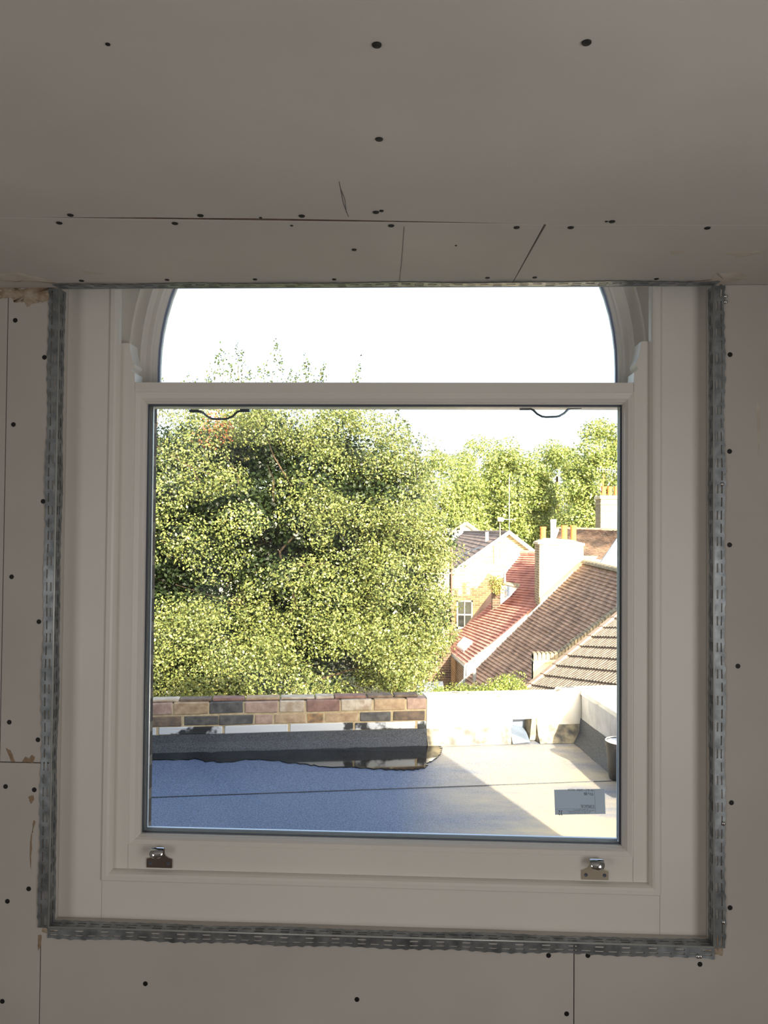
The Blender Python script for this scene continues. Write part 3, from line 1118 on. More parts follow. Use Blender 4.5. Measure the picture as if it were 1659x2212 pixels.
# three felt sheets with lapped edges
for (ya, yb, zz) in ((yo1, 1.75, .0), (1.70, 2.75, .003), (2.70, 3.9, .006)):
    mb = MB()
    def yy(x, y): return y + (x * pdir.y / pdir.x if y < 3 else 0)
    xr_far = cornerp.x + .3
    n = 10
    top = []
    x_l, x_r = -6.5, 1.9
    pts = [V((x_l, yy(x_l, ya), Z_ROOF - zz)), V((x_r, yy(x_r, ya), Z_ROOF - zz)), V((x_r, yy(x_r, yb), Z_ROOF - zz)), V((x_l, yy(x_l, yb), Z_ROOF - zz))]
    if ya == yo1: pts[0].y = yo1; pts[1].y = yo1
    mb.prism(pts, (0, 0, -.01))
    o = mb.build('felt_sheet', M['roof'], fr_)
for ys_, w_ in ((1.70, .005), (1.80, .008), (2.72, .005)):
    sm_ = MB()
    sl_ = pdir.y / pdir.x
    zz_ = Z_ROOF + .0004
    sm_.prism([V((-6.5, ys_ - 6.5 * sl_, zz_)), V((1.9, ys_ + 1.9 * sl_, zz_)), V((1.9, ys_ + w_ + 1.9 * sl_, zz_)), V((-6.5, ys_ + w_ - 6.5 * sl_, zz_))], (0, 0, -.006))
    sm_.build('lap_seam', M['felt'], fr_)
MB().box(-6.5, 1.9, yo1, 3.95, Z_ROOF - .3, Z_ROOF - .017).build('roof_deck', M['felt'], fr_)

pdp = [RZ(a, b_, Z_ROOF) for a, b_ in ((300, 1628), (300, 1642), (400, 1639), (480, 1645), (560, 1640), (640, 1648), (700, 1655), (780, 1658), (860, 1662), (905, 1660), (932, 1645), (950, 1625), (945, 1612), (900, 1611), (800, 1615), (640, 1619), (480, 1623))]
pts2 = []
for i in range(len(pdp)):
    a, b_, c_, d_ = pdp[i - 1], pdp[i], pdp[(i + 1) % len(pdp)], pdp[(i + 2) % len(pdp)]
    for k in range(8):
        t = k / 8
        p = V((random.gauss(0, .008), random.gauss(0, .010), 0)) + .5 * ((2 * b_) + (c_ - a) * t + (2 * a - 5 * b_ + 4 * c_ - d_) * t * t + (3 * b_ - a - 3 * c_ + d_) * t ** 3)
        pts2.append(p)
mb = MB()
mb.prism([V((p.x, p.y, Z_ROOF - .0045)) for p in pts2], (0, 0, .0055))
tag(mb.build('puddle', M['water']), 'dark rain puddle along the foot of the brick parapet', 'puddle')

# ---------------------------------------------------------------- far parapet, brick by brick
H = Z_TOP - Z_ROOF
fp = empty('parapet_wall', par(0, 0, Z_ROOF), 'low brick parapet across the far edge of the flat roof', 'parapet', kind='structure')
def ds_(c, f=.35):
    g_ = sum(c) / 3 + 8
    return tuple(x * (1 - f) + g_ * f for x in c)


BX = {k: mat('brick_' + k, C(*ds_(a)), C(*ds_(b)), rough=.9, scale=26, detail=7, bump=.6, bscale=70, dist=.004) for k, a, b in (
    ('pink', (192, 152, 128), (160, 120, 102)), ('tan', (200, 164, 116), (168, 128, 88)), ('grey', (104, 100, 96), (72, 70, 70)), ('brown', (140, 112, 84), (98, 80, 66)),
    ('red', (164, 112, 92), (132, 88, 74)), ('orange', (206, 144, 74), (110, 88, 66)), ('char', (84, 74, 66), (130, 102, 78)), ('pale', (206, 190, 164), (176, 146, 112)))}
M['white_smear'] = mat('white_paint_with_tar', C(206, 210, 216), C(40, 42, 46), rough=.6, scale=7, detail=8, lo=.55, hi=.60)
TH = .135
x_left, x_shade = -5.0, par(0).x
x_edge = RZ(922, 1540, Z_TOP).x + .0


def fx(px, z):                   # world x of a pixel column on the parapet face
    # intersect ray with the parapet's vertical plane
    v = ray(px, 1530)
    t = (A_ - CAM).dot(pn) / v.dot(pn)
    return (CAM + v * t).x


xs_end = fx(922, 0)
MB().prism([par(x_left, .006, Z_ROOF + .09), par(xs_end, .006, Z_ROOF + .09), par(xs_end, .006, Z_TOP - .012), par(x_left, .006, Z_TOP - .012)], pn * (TH - .01)).build('mortar_bed', M['mortar'], fp)


def brick(xa, xb, z0, z1, m, name='brick', depth=.1, proud=None, back=0.0):
    pr = proud if proud is not None else random.uniform(-.003, .003)
    j = lambda: random.uniform(-.0022, .0022)
    a0, b0 = par(xa, back + pr, z0), par(xb, back + pr, z0)
    a1, b1 = par(xa, back + pr, z1), par(xb, back + pr, z1)
    o = [V((p.x + j(), p.y + j(), p.z + j())) for p in (a0, b0, b1, a1)]
    mb = MB().prism(o, pn * depth)
    return mb.build(name, m, fp, bevel=.005)


c1 = [(325, 372, 'pink'), (375, 450, 'tan'), (452, 525, 'grey'), (529, 600, 'pink'), (604, 658, 'pale'), (663, 734, 'red'), (737, 804, 'pale'), (808, 875, 'tan'), (879, 921, 'pink')]
c2 = [(320, 392, 'brown'), (398, 472, 'grey'), (474, 547, 'grey'), (551, 589, 'pink'), (593, 660, 'tan'), (664, 698, 'orange'), (703, 772, 'tan'), (778, 845, 'grey'), (850, 918, 'char')]
c3 = [(300, 338, 0), (343, 481, 0), (486, 622, 0), (627, 763, 0), (768, 897, 0), (902, 921, 0)]
for a, b_, k in c1: brick(fx(a, 0), fx(b_, 0), Z_TOP - .074, Z_TOP - .006, BX[k])
for a, b_, k in c2: brick(fx(a, 0), fx(b_, 0), Z_TOP - .143, Z_TOP - .086, BX[k])
for a, b_, k in c3: brick(fx(a, 0), fx(b_, 0), Z_TOP - .196, Z_TOP - .150, M['white_smear'], 'painted_brick', proud=0)
for (a, b_, k) in ((325, 384, 'pale'), (387, 455, 'brown'), (458, 528, 'red'), (531, 604, 'tan'), (607, 680, 'pale'), (683, 722, 'pale'), (724, 792, 'red'), (795, 850, 'brown'), (853, 905, 'brown')):
    brick(fx(a, 0), fx(b_, 0), Z_TOP - .004, Z_TOP + .012, BX[k], depth=.09, back=.03)
for k in range(14):              # further bricks hidden by the frame on the left
    xx = fx(325, 0) - .228 * (k + 1)
    if xx < x_left: break
    kk = random.choice(list(BX))
    brick(xx, xx + .215, Z_TOP - .074, Z_TOP - .006, BX[kk])
    brick(xx - .1, xx + .115, Z_TOP - .143, Z_TOP - .086, BX[random.choice(list(BX))])
    brick(xx - .1, xx + .115, Z_TOP - .196, Z_TOP - .150, M['white_smear'], 'painted_brick', proud=0)
# felt upstand dressed up the wall
MB().prism([par(x_left, -.002, Z_TOP - .196), par(x_left, -.012, Z_ROOF + .05), par(x_left, -.05, Z_ROOF - .004), par(x_left, .05, Z_ROOF - .004), par(x_left, .05, Z_TOP - .196)],
           par(xs_end) - par(x_left)).build('felt_upstand', M['felt'], fp)
lumpy = None
def dusty_sunlit_left():
    lumpy('felt_upstand', M['felt_dusty_sunlit'], [par(xs_end, -.002, Z_TOP - .196), par(xs_end, -.012, Z_ROOF + .05), par(xs_end, -.06, Z_ROOF - .004), par(xs_end, .05, Z_ROOF - .004), par(xs_end, .05, Z_TOP - .196)],
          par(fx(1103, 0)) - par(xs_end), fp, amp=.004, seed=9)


# white rendered length of the parapet, lumpy top, with the outlet
import bmesh


def lumpy(name, m, poly, ext, parent, cuts=14, amp=.006, seed=1, topfn=None):
    mb = MB().prism(poly, ext)
    me = mb.mesh(name)
    bm = bmesh.new()
    bm.from_mesh(me)
    bmesh.ops.recalc_face_normals(bm, faces=bm.faces)
    bmesh.ops.triangulate(bm, faces=bm.faces)
    for _ in range(6):
        es = [e_ for e_ in bm.edges if e_.calc_length() > .045]
        if not es: break
        bmesh.ops.subdivide_edges(bm, edges=es, cuts=1)
    from mathutils import noise
    bm.normal_update()
    for v in bm.verts:
        n = noise.noise(v.co * 7 + V((seed, 0, 0))) + .5 * noise.noise(v.co * 19)
        v.co += v.normal * n * amp
        if topfn: v.co.z += topfn(v.co)
    bm.to_mesh(me)
    bm.free()
    me.materials.append(m)
    o = bpy.data.objects.new(name, me)
    COL.objects.link(o)
    o.parent = parent
    o.location = -parent.location
    for p in me.polygons: p.use_smooth = True
    me.set_sharp_from_angle(angle=math.radians(38))
    return o


dusty_sunlit_left()
xo_a, xo_b = fx(1107, 0), fx(1160, 0)
xr_end = cornerp.x
dip0, dip1 = fx(1018, 0), fx(1068, 0)
rise0 = fx(1203, 0)


def topf(co):
    if co.z < Z_TOP - .05: return 0
    x = co.x
    if dip0 < x < dip1: return -.018
    if x > rise0: return .022
    return 0


zo = Z_TOP - .15
outl = lambda x0, x1, za, zb: [par(x0, 0, za), par(x1, 0, za), par(x1, 0, zb), par(x0, 0, zb)]
lumpy('rendered_section', M['white_render'], outl(xs_end, xr_end + .32, zo, Z_TOP), pn * .16, fp, topfn=topf)
lumpy('rendered_section', M['white_render'], outl(xs_end, xo_a, Z_ROOF + .09, zo + .01), pn * .16, fp)
lumpy('rendered_section', M['white_render'], outl(xo_b, xr_end + .3, Z_ROOF + .09, zo + .01), pn * .16, fp)
lumpy('felt_upstand', M['felt_dusty_sunlit'], [par(xo_b, -.002, Z_ROOF + .10), par(xo_b, -.02, Z_ROOF + .04), par(xo_b, -.07, Z_ROOF - .004), par(xo_b, .04, Z_ROOF - .004), par(xo_b, .04, Z_ROOF + .10)],
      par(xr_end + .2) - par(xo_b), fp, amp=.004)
# outlet: bent lead chute and dark rough cheek
MB().prism([par(xo_a, .13, Z_ROOF), par(xo_b, .13, Z_ROOF), par(xo_b, .13, zo), par(xo_a, .13, zo)], pn * .02).build('outlet_back', M['lead'], fp)
MB().prism([par(xo_a - .02, -.08, Z_ROOF + .004), par(xo_a + .10, -.05, Z_ROOF + .004), par(xo_a + .12, .13, Z_ROOF + .05), par(xo_a, .13, Z_ROOF + .08), par(xo_a - .01, -.0, Z_ROOF + .05)], (0, 0, .004)).build('lead_chute', M['lead'], fp)
lumpy('outlet_cheek', M['moss'], [par(xo_b - .045, .01, Z_ROOF), par(xo_b + .01, .01, Z_ROOF), par(xo_b + .01, .01, zo + .01), par(xo_b - .03, .01, zo + .01)], pn * .14, fp)

# ---------------------------------------------------------------- right parapet
rp = empty('side_parapet', (cornerp.x, cornerp.y, Z_ROOF), 'grey trowelled low parapet running along the right edge of the flat roof', 'parapet', kind='structure')


def rpar(s, off=0, z=0):
    p = cornerp + rdir * s + rn * off
    return V((p.x, p.y, z))


LR = 1.9
for i in range(5):
    s0, s1 = .02 + i * .38 - (.24 if i else 0), .02 + (i + 1) * .38 - .24 - .003
    lumpy('render_panel', M['grey_paint'], [rpar(s0, 0, Z_ROOF + .13), rpar(s1, 0, Z_ROOF + .13), rpar(s1, 0, Z_TOP + .004), rpar(s0, 0, Z_TOP + .004)], rn * .05, rp, amp=.0015, seed=i)
lumpy('coping', M['white_render'], [rpar(-.12, .0, Z_TOP), rpar(LR, .0, Z_TOP), rpar(LR, .30, Z_TOP), rpar(-.12, .30, Z_TOP)], (0, 0, .024), rp, amp=.006)
MB().prism([rpar(0, .03, Z_ROOF - .02), rpar(LR, .03, Z_ROOF - .02), rpar(LR, .03, Z_TOP), rpar(0, .03, Z_TOP)], rn * .24).build('mortar_bed', M['mortar'], rp)
lumpy('felt_upstand', M['felt'], [rpar(0, -.002, Z_ROOF + .135), rpar(0, -.015, Z_ROOF + .05), rpar(0, -.07, Z_ROOF - .004), rpar(0, .04, Z_ROOF - .004), rpar(0, .04, Z_ROOF + .135)],
      rdir * LR, rp, amp=.004, seed=4)

# ---------------------------------------------------------------- plant pot
pb = RZ(1345, 1682, Z_ROOF)
ppot = empty('plant_pot', (pb.x, pb.y, Z_ROOF), 'black plastic pot with a white filled top at the right edge of the roof', 'plant pot')
ztop = .205
MB().lathe([(.070, 0), (.074, .01), (.080, .06), (.088, ztop - .03), (.093, ztop - .028), (.094, ztop), (.089, ztop), (.088, ztop - .01), (.01, ztop - .012)], c=(pb.x, pb.y, Z_ROOF), n=32).build('tub', M['pot'], ppot, smooth=False)
MB().lathe([(.086, ztop - .015), (.0875, ztop - .004), (.05, ztop - .002), (.01, ztop + .001)], c=(pb.x, pb.y, Z_ROOF), n=32).build('white_filling', M['white_paint'], ppot, smooth=True)
MB().tube([V((pb.x, pb.y, Z_ROOF + ztop)) + V((.091 * math.cos(a * PI / 16), .091 * math.sin(a * PI / 16), .001)) for a in range(33)], .003, 6).build('rim', M['white_paint'], ppot, smooth=True)

# ================================================================== ROOFS AND HOUSES BEYOND


def patch(TL, TR, BR, BL):
    TL, TR, BR, BL = [P(*c) for c in (TL, TR, BR, BL)]
    return lambda u, v: (BL.lerp(BR, u)).lerp(TL.lerp(TR, u), v)


def tiles(f, nv, nu, name, m, parent, thick=.02, lift=.03, ridge=False, umax=lambda v: (0, 1), jit=.006, stuff=True, over=1.25):
    mb = MB()
    for j in range(nv):
        v0, v1 = j / nv, min((j + over) / nv, 1)
        ua, ub = umax((j + .5) / nv)
        for i in range(nu):
            sh = .5 if j % 2 else 0
            u0, u1 = (i + sh) / nu, (i + sh + .985) / nu
            u0, u1 = max(u0, ua), min(u1, ub)
            if u1 - u0 < .2 / nu: continue
            a, b_, c_, d_ = f(u0, v0), f(u1, v0), f(u1, v1), f(u0, v1)
            n = (b_ - a).cross(d_ - a)
            n.normalize()
            if n.z < 0: n = -n
            l0 = lift + random.uniform(-jit, jit)
            l1 = 0.004
            vs = [a + n * (l0 - thick), b_ + n * (l0 - thick), a + n * l0, b_ + n * l0, c_ + n * l1, d_ + n * l1]
            mb.add(vs, [(0, 1, 3, 2), (2, 3, 4, 5), (0, 2, 5), (1, 4, 3)])
    o = mb.build(name, m, parent)
    if stuff: o['kind'] = 'stuff'
    # sarking underneath
    k = 8
    for i in range(1):
        s = MB()
        vs = [f(a / k, b_ / k) - V((0, 0, .03)) for b_ in range(k + 1) for a in range(k + 1)]
        s.add(vs, [(b_ * (k + 1) + a, b_ * (k + 1) + a + 1, (b_ + 1) * (k + 1) + a + 1, (b_ + 1) * (k + 1) + a) for b_ in range(k) for a in range(k)])
        s.build('roof_deck', M['brown_tile'], parent, solid=.04)
    return o


def poly_wall(name, pts, d, m, parent, thick=.3, bevel=0):
    return MB().prism([P(a, b_, d) for a, b_ in pts], (0, thick, 0)).build(name, m, parent, bevel=bevel)


# --- big brown plain-tile roof
broot = empty('brown_tiled_roof', P(1150, 1400, 19), 'large brown plain-tiled roof sweeping down right of the rendered chimney', 'roof')
fC = patch((1263, 1217, 23.4), (1420, 1254, 15.4), (1165, 1600, 17.6), (985, 1491, 22.8))
tiles(fC, 50, 48, 'roof_tile', M['brown_tile'], broot, thick=.055, lift=.062, jit=.008)
for k in range(16):
    a, b_ = fC(k / 16, 1), fC((k + .94) / 16, 1)
    mb = MB()
    n = 8
    sd_ = V((1, .1, 0)) * .13
    vs = []
    for q_ in (a, b_):
        for i in range(n + 1):
            th = PI * i / n
            vs.append(q_ + sd_ * math.cos(th) + V((0, 0, .10 * math.sin(th) + .01)))
    mb.add(vs, [(i, i + 1, n + 2 + i, n + 1 + i) for i in range(n)] + [tuple(range(n + 1)), tuple(range(n + 1, 2 * n + 2))])
    mb.build('ridge_tile', M['moss'], broot)
# verge mortar at the party line
vm = MB()
vm.tube([fC(-.004, v / 12) + V((0, 0, .04)) for v in range(0, 12)], .055, 6)
vm.build('mortar_verge', M['white_render'], broot)

# --- red tile roof
rroot = empty('red_tiled_roof', P(1060, 1380, 25), 'long red clay tile roof sloping down between the brick house and the chimney', 'roof')
fB = patch((1127, 1196, 27.6), (1290, 1200, 24.9), (1006, 1437, 23.2), (966, 1402, 26.8))
def left_lim(v):                 # the dormer cuts into the left side
    return (0.0 if v < .22 or v > .80 else .17 * math.sin(PI * (v - .22) / .58) ** .8, 1 - max(0, v - .5) * .5)
tiles(fB, 44, 30, 'roof_tile', M['red_tile'], rroot, thick=.05, lift=.055, umax=left_lim)
for k in range(6):
    a, b_ = fB(k / 8, 1), fB((k + .92) / 8, 1)
    MB().tube([a + V((0, 0, .02)), b_ + V((0, 0, .02))], .10, 10).build('ridge_tile', M['red_tile'], rroot)
MB().tube([fB(0, v / 8) + V((0, 0, .05)) for v in range(6, 9)], .03, 6).build('white_verge', M['white_paint'], rroot)
MB().tube([fB(-.02, 0) + V((0, 0, -.03)), fB(1.02, 0) + V((0, 0, -.03))], .07, 8).build('gutter', M['grey_metal'], rroot)
# brick wall under the gutter
g0, g1 = fB(0, 0), fB(1, 0)
MB().prism([g0 + V((.1, .1, -.05)), g1 + V((.1, .1, -.05)), g1 + V((.1, .1, -4)), g0 + V((.1, .1, -4))], (.3, .05, 0)).build('brick_wall', M['red_brick_wall'], rroot)
# white fascia along the low verge and the gable end below it
fa = MB()
for v in range(8):
    a, b_ = fB(1.0, v * .055), fB(1.0, (v + 1) * .055)
    fa.add([a + V((.02, -.03, .02)), b_ + V((.02, -.03, .02)), b_ + V((.02, -.03, -.22)), a + V((.02, -.03, -.22))], [(0, 1, 2, 3)])
fa.build('fascia', M['white_paint'], rroot, solid=.04)
poly_wall('gable_end', [(1008, 1441), (1052, 1408), (1054, 1424), (1036, 1448), (1012, 1478), (1008, 1478)], 22.9, M['white_paint'], rroot, .1)
MB().tube([P(1004, 1440, 22.6), P(1002, 1500, 22.6)], .035, 8).build('downpipe', M['grey_metal'], rroot)
MB().box(*sorted((P(1022, 1430, 22.3).x, P(1028, 1430, 22.3).x)), 20.7, 20.8, P(1024, 1486, 22.3).z, P(1024, 1427, 22.3).z).build('gable_post', M['grey_metal'], rroot)
# rooflight
rl = MB()
ra_, rb_, rc_, rd_ = [fB(u, v) + V((-.03, -.03, .10)) for u, v in ((.30, .055), (.62, .055), (.62, .135), (.30, .135))]
rl.prism([ra_, rb_, rc_, rd_], (.02, .02, -.12))
rw = rl.build('rooflight', M['white_paint'], rroot)
rw['label'] = 'small white framed rooflight low on the red tiles'
c0 = (ra_ + rb_ + rc_ + rd_) / 4
MB().prism([c0.lerp(p, .72) + V((-.005, -.005, .012)) for p in (ra_, rb_, rc_, rd_)], (0, 0, .01)).build('pane', mat('skylight_glass', C(210, 220, 230), rough=.15), rw)

# --- rendered chimney stack
ch = empty('rendered_chimney', P(1210, 1320, 23.6), 'cream rendered chimney stack with four pots rising between the roofs', 'chimney')
cy0 = 23.6 - CAM_D
cxa, cxb = P(1165, 1250, 23.6).x, P(1260, 1250, 23.6).x
zc0, zc1 = P(1200, 1345, 23.6).z, P(1200, 1176, 23.6).z
MB().box(cxa + .02, cxb, cy0, cy0 + .9, zc0, zc1).build('stack', M['cream_render'], ch, bevel=.01)
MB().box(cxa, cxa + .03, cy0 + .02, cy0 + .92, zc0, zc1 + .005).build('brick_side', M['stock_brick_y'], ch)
cp = MB()
zt_ = P(1200, 1166, 23.6).z
o0 = [V((cxa - .05, cy0 - .05, zc1)), V((cxb + .03, cy0 - .05, zc1 - .03)), V((cxb + .03, cy0 + .95, zc1)), V((cxa - .05, cy0 + .95, zc1))]
o1 = [p + V((0, 0, .06)) for p in o0]
o2 = [V((cxa + .18, cy0 + .2, zt_ + .05)), V((cxb - .3, cy0 + .2, zt_)), V((cxb - .3, cy0 + .7, zt_)), V((cxa + .18, cy0 + .7, zt_ + .05))]
cp.add(o0 + o1 + o2, [(3, 2, 1, 0), (8, 9, 10, 11)] + [(i, (i + 1) % 4, 4 + (i + 1) % 4, 4 + i) for i in range(4)] + [(4 + i, 4 + (i + 1) % 4, 8 + (i + 1) % 4, 8 + i) for i in range(4)])
cp.build('flaunching', M['cream_render'], ch)


def pot(px, pyt, pyb, w, d, m, parent, name='chimney_pot', lbl=None):
    a, b_ = P(px, pyb, d), P(px, pyt, d)
    h = b_.z - a.z
    r = w / 2 / FPX * d
    o = MB().lathe([(r * 1.0, 0), (r, h * .86), (r * 1.12, h * .9), (r * 1.12, h), (r * .8, h), (r * .78, h - .1), (r * .2, h - .12)], c=a, n=16).build(name, m, parent, smooth=False)
    if lbl: o['label'] = lbl
    return o


pot(1173, 1138, 1172, 12.5, 24.0, M['terracotta'], ch)
pot(1195, 1122, 1172, 12, 24.0, M['white_paint'], ch, lbl='tall white chimney pot')
pot(1219, 1135, 1172, 12.5, 24.0, M['terracotta'], ch)
pot(1238.5, 1135, 1172, 12.5, 24.0, M['terracotta'], ch)

# --- yellow brick house with gable
hs = empty('gabled_house', P(1060, 1500, 30), 'pale yellow brick house with a slate roof and pointed gable', 'house')
poly_wall('gable_wall', [(977, 1238), (1100, 1152), (1162, 1200), (1180, 1240), (1180, 1560), (977, 1560)], 30, M['stock_brick'], hs)
fS = patch((1003, 1149, 55), (1099, 1152, 29.9), (977, 1236, 29.9), (943, 1196, 50))
tiles(fS, 11, 26, 'roof_slate', M['slate'], hs, thick=.015, lift=.03, jit=.004)
cop = MB()
for a, b_ in (((975, 1238), (1100, 1150)), ((1100, 1150), (1163, 1199))):
    p, q_ = P(*a, 29.8), P(*b_, 29.8)
    cop.tube([p, q_], .07, 6)
cop.build('verge_coping', M['white_paint'], hs)
MB().tube([P(1003, 1149, 55), P(1100, 1151, 29.9)], .09, 8).build('ridge_tile', M['slate'], hs)
MB().tube([P(1052, 1178, 33), P(1052, 1149, 33)], .07, 10).build('vent_pipe', M['white_paint'], hs)
MB().tube([P(1057, 1176, 31.5), P(1052, 1178, 31.5), P(1020, 1188, 31.8), P(988, 1204, 32)], .025, 6).build('roof_cable', M['gasket'], hs)


def sash_window(px0, px1, py0, py1, d, parent, name='window', cols=2, rows=2):
    a, b_ = P(px0, py1, d), P(px1, py0, d)
    y = a.y
    fr = MB()
    t = .055
    x0, x1, z0, z1 = a.x, b_.x, a.z, b_.z
    fr.box(x0, x0 + t, y - .06, y, z0, z1).box(x1 - t, x1, y - .06, y, z0, z1).box(x0, x1, y - .06, y, z0, z0 + t * 1.3).box(x0, x1, y - .06, y, z1 - t, z1)
    zm = (z0 + z1) / 2
    fr.box(x0, x1, y - .055, y, zm - t * .5, zm + t * .5)
    xm = (x0 + x1) / 2
    fr.box(xm - t * .3, xm + t * .3, y - .05, y, z0, z1)
    w = fr.build(name, M['white_paint'], parent)
    MB().box(x0 - .08, x1 + .08, y - .12, y, z0 - .09, z0).build('sill', M['white_paint'], w)
    gm = M.get('far_glass')
    if gm is None:
        gm = mat('far_window_glass', C(58, 62, 64), C(120, 122, 112), rough=.25, scale=1.6, spec=.4)
        M['far_glass'] = gm
    for xx0, xx1 in ((x0 + t, xm - t * .3), (xm + t * .3, x1 - t)):
        for zz0, zz1 in ((z0 + t, zm - t * .5), (zm + t * .5, z1 - t)):
            MB().box(xx0, xx1, y - .022, y - .012, zz0, zz1).build('pane', gm, w)
    return w


sash_window(986, 1021, 1297, 1358, 29.98, hs)
wing = poly_wall('wing_wall', [(845, 1150), (958, 1150), (958, 1138), (974, 1138), (974, 1560), (845, 1560)], 27, M['stock_brick'], hs)
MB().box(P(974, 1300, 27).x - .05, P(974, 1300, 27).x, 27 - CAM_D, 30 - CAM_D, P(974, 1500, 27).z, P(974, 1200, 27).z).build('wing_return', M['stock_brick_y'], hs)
MB().tube([P(976, 1172, 26.9), P(976, 1404, 26.9)], .04, 8).build('downpipe', mat('brown_pipe', C(108, 84, 76), rough=.5), hs)
sash_window(915, 945, 1328, 1385, 26.98, hs)
sash_window(862, 890, 1328, 1385, 26.98, hs)
tv = MB()
tv.tube([P(1080, 1206, 29.5), P(1080, 1120, 29.5)], .022, 6)
tv.build('aerial_mast', M['moss'], hs)
MB().box(P(1075, 1126, 29.4).x, P(1087, 1126, 29.4).x, 27.8, 27.95, P(1080, 1126, 29.4).z, P(1080, 1118, 29.4).z).build('aerial_box', M['white_paint'], hs)
tv = MB()
tv.tube([P(1100, 1150, 30), P(1100, 1030, 30)], .012, 6)
tv.tube([P(1087, 1122, 29.9), P(1112, 1122, 29.9)], .012, 6)
tv.build('aerial_rod', M['white_paint'], hs)

# --- small white gable behind
sg = empty('distant_white_gable', P(1005, 1175, 60), 'small white gable peeping over the slate roof', 'house')
poly_wall('gable_wall', [(970, 1408), (972, 1154), (1007, 1132), (1032, 1150), (1032, 1408)], 59, M['white_paint'], sg)
mb = MB()
for a, b_ in (((970, 1156), (1007, 1130)), ((1007, 1130), (1034, 1150))): mb.tube([P(*a, 58.8), P(*b_, 58.8)], .16, 6)
mb.build('verge_coping', M['moss'], sg)

# --- lower side wall of the house, shade put into the brick colour
dw = empty('shaded_house_side', P(950, 1490, 25.5), 'house side wall, its brick coloured dark for shade, left of the red roof gutter', 'wall')
poly_wall('brick_wall', [(925, 1412), (974, 1404), (974, 1560), (925, 1560)], 25.5, M['shaded_brick'], dw)
poly_wall('grey_ledge', [(900, 1482), (958, 1480), (958, 1520), (900, 1520)], 20, M['lead'], dw, .5)

# --- dormer cut into the red roof
dm = empty('small_dormer', P(1100, 1300, 25.5), 'small white sided dormer with grey flue beside the red tiles', 'dormer')
poly_wall('white_cheek', [(1081, 1262), (1120, 1268), (1102, 1288), (1081, 1306)], 25.2, M['white_paint'], dm, .1)
poly_wall('brick_flank', [(1064, 1272), (1081, 1262), (1081, 1308), (1064, 1318)], 25.25, M['shaded_brick'], dm, .4)
MB().prism([P(1086, 1256, 25.4), P(1124, 1262, 25.2), P(1120, 1269, 25.1), P(1084, 1261, 25.1)], (0, .3, 0)).build('lead_capping', M['moss'], dm)
MB().tube([P(1090.5, 1262, 25.2), P(1090.5, 1233, 25.2)], .036, 10).build('flue', M['grey_metal'], dm)
mb = MB()
mb.tube([P(1098, 1288, 25.0), P(1099, 1266, 25.0)], .045, 8)
mb.tube([P(1085, 1274, 25.0), P(1093, 1277, 25.0), P(1102, 1272, 25.0)], .02, 6)
mb.tube([P(1084, 1287, 25.0), P(1092, 1289, 25.0), P(1100, 1284, 25.0), P(1101, 1278, 25.0)], .012, 6)
mb.build('waste_pipe', M['gasket'], dm)

# --- further brown roof behind the chimney
er = empty('rear_brown_roof', P(1290, 1210, 34), 'weathered brown tile roof behind the chimney pots', 'roof')
fE = patch((1206, 1143, 38), (1360, 1148, 34), (1360, 1222, 31.5), (1190, 1212, 33))
tiles(fE, 24, 40, 'roof_tile', mat('dark_weathered_tile', C(150, 126, 108), C(96, 82, 74), rough=.9, scale=1.6, detail=9), er, thick=.06, lift=.08, jit=.014)
MB().tube([P(1205, 1143, 38), P(1360, 1148, 34)], .11, 8).build('ridge_tile', M['brown_tile'], er)
MB().tube([P(1205, 1144, 37.5), P(1196, 1168, 35)], .06, 6).build('white_verge', M['white_paint'], er)
MB().tube([P(1255, 1206, 30.5), P(1306, 1216, 30)], .09, 8).build('gutter', M['grey_metal'], er)
wg = empty('white_dormer_gable', P(1330, 1240, 27), 'white painted gable at the right edge below the far chimney', 'house')
poly_wall('gable_wall', [(1352, 1140), (1300, 1216), (1300, 1226), (1352, 1262)], 27, M['white_paint'], wg)
MB().tube([P(1352, 1138, 26.9), P(1299, 1216, 26.9)], .045, 6).build('verge', M['lead'], wg)

# --- far chimney
fcm = empty('far_brick_chimney', P(1320, 1145, 40), 'distant yellow brick chimney with orange pots at the right edge', 'chimney')
fy = 40 - CAM_D
fxa, fxb = P(1299, 1100, 40).x, P(1356, 1100, 40).x
zb_, zt2 = -7.5, P(1320, 1078, 40).z
MB().box(fxa, fxb, fy, fy + 1.2, zb_, zt2).build('stack', M['stock_brick'], fcm)
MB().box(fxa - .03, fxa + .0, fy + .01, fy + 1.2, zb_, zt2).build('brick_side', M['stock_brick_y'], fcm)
MB().box(fxa - .08, fxb + .08, fy - .08, fy + 1.3, zt2, zt2 + .17).build('cap', M['cream_render'], fcm, bevel=.03)
MB().box(fxa - .05, fxb + .05, fy - .05, fy + 1.2, zt2 - .28, zt2 - .20).build('corbel', M['stock_brick'], fcm)
for a in (1304, 1317, 1331, 1345): pot(a, 1051, 1074, 9.5, 40.4, M['terracotta'], fcm)
MB().tube([P(1301, 1075, 40), P(1304, 1024, 40)], .035, 6).build('rod', M['terracotta'], fcm)
ya = empty('tv_aerial', P(1320, 1075, 41), 'thin comb-like television aerial above the far chimney', 'aerial')
mb = MB()
mb.tube([P(1288, 1013, 41), P(1350, 1018, 41)], .015, 5)
for k in range(11):
    px = 1291 + k * 5.5
    mb.tube([P(px, 1009 + k * .4, 41), P(px, 1020 + k * .4, 41)], .010, 4)
mb.tube([P(1348, 1018, 41.6), P(1348, 1080, 41.6)], .02, 5)
mb.build('antenna', M['grey_metal'], ya)

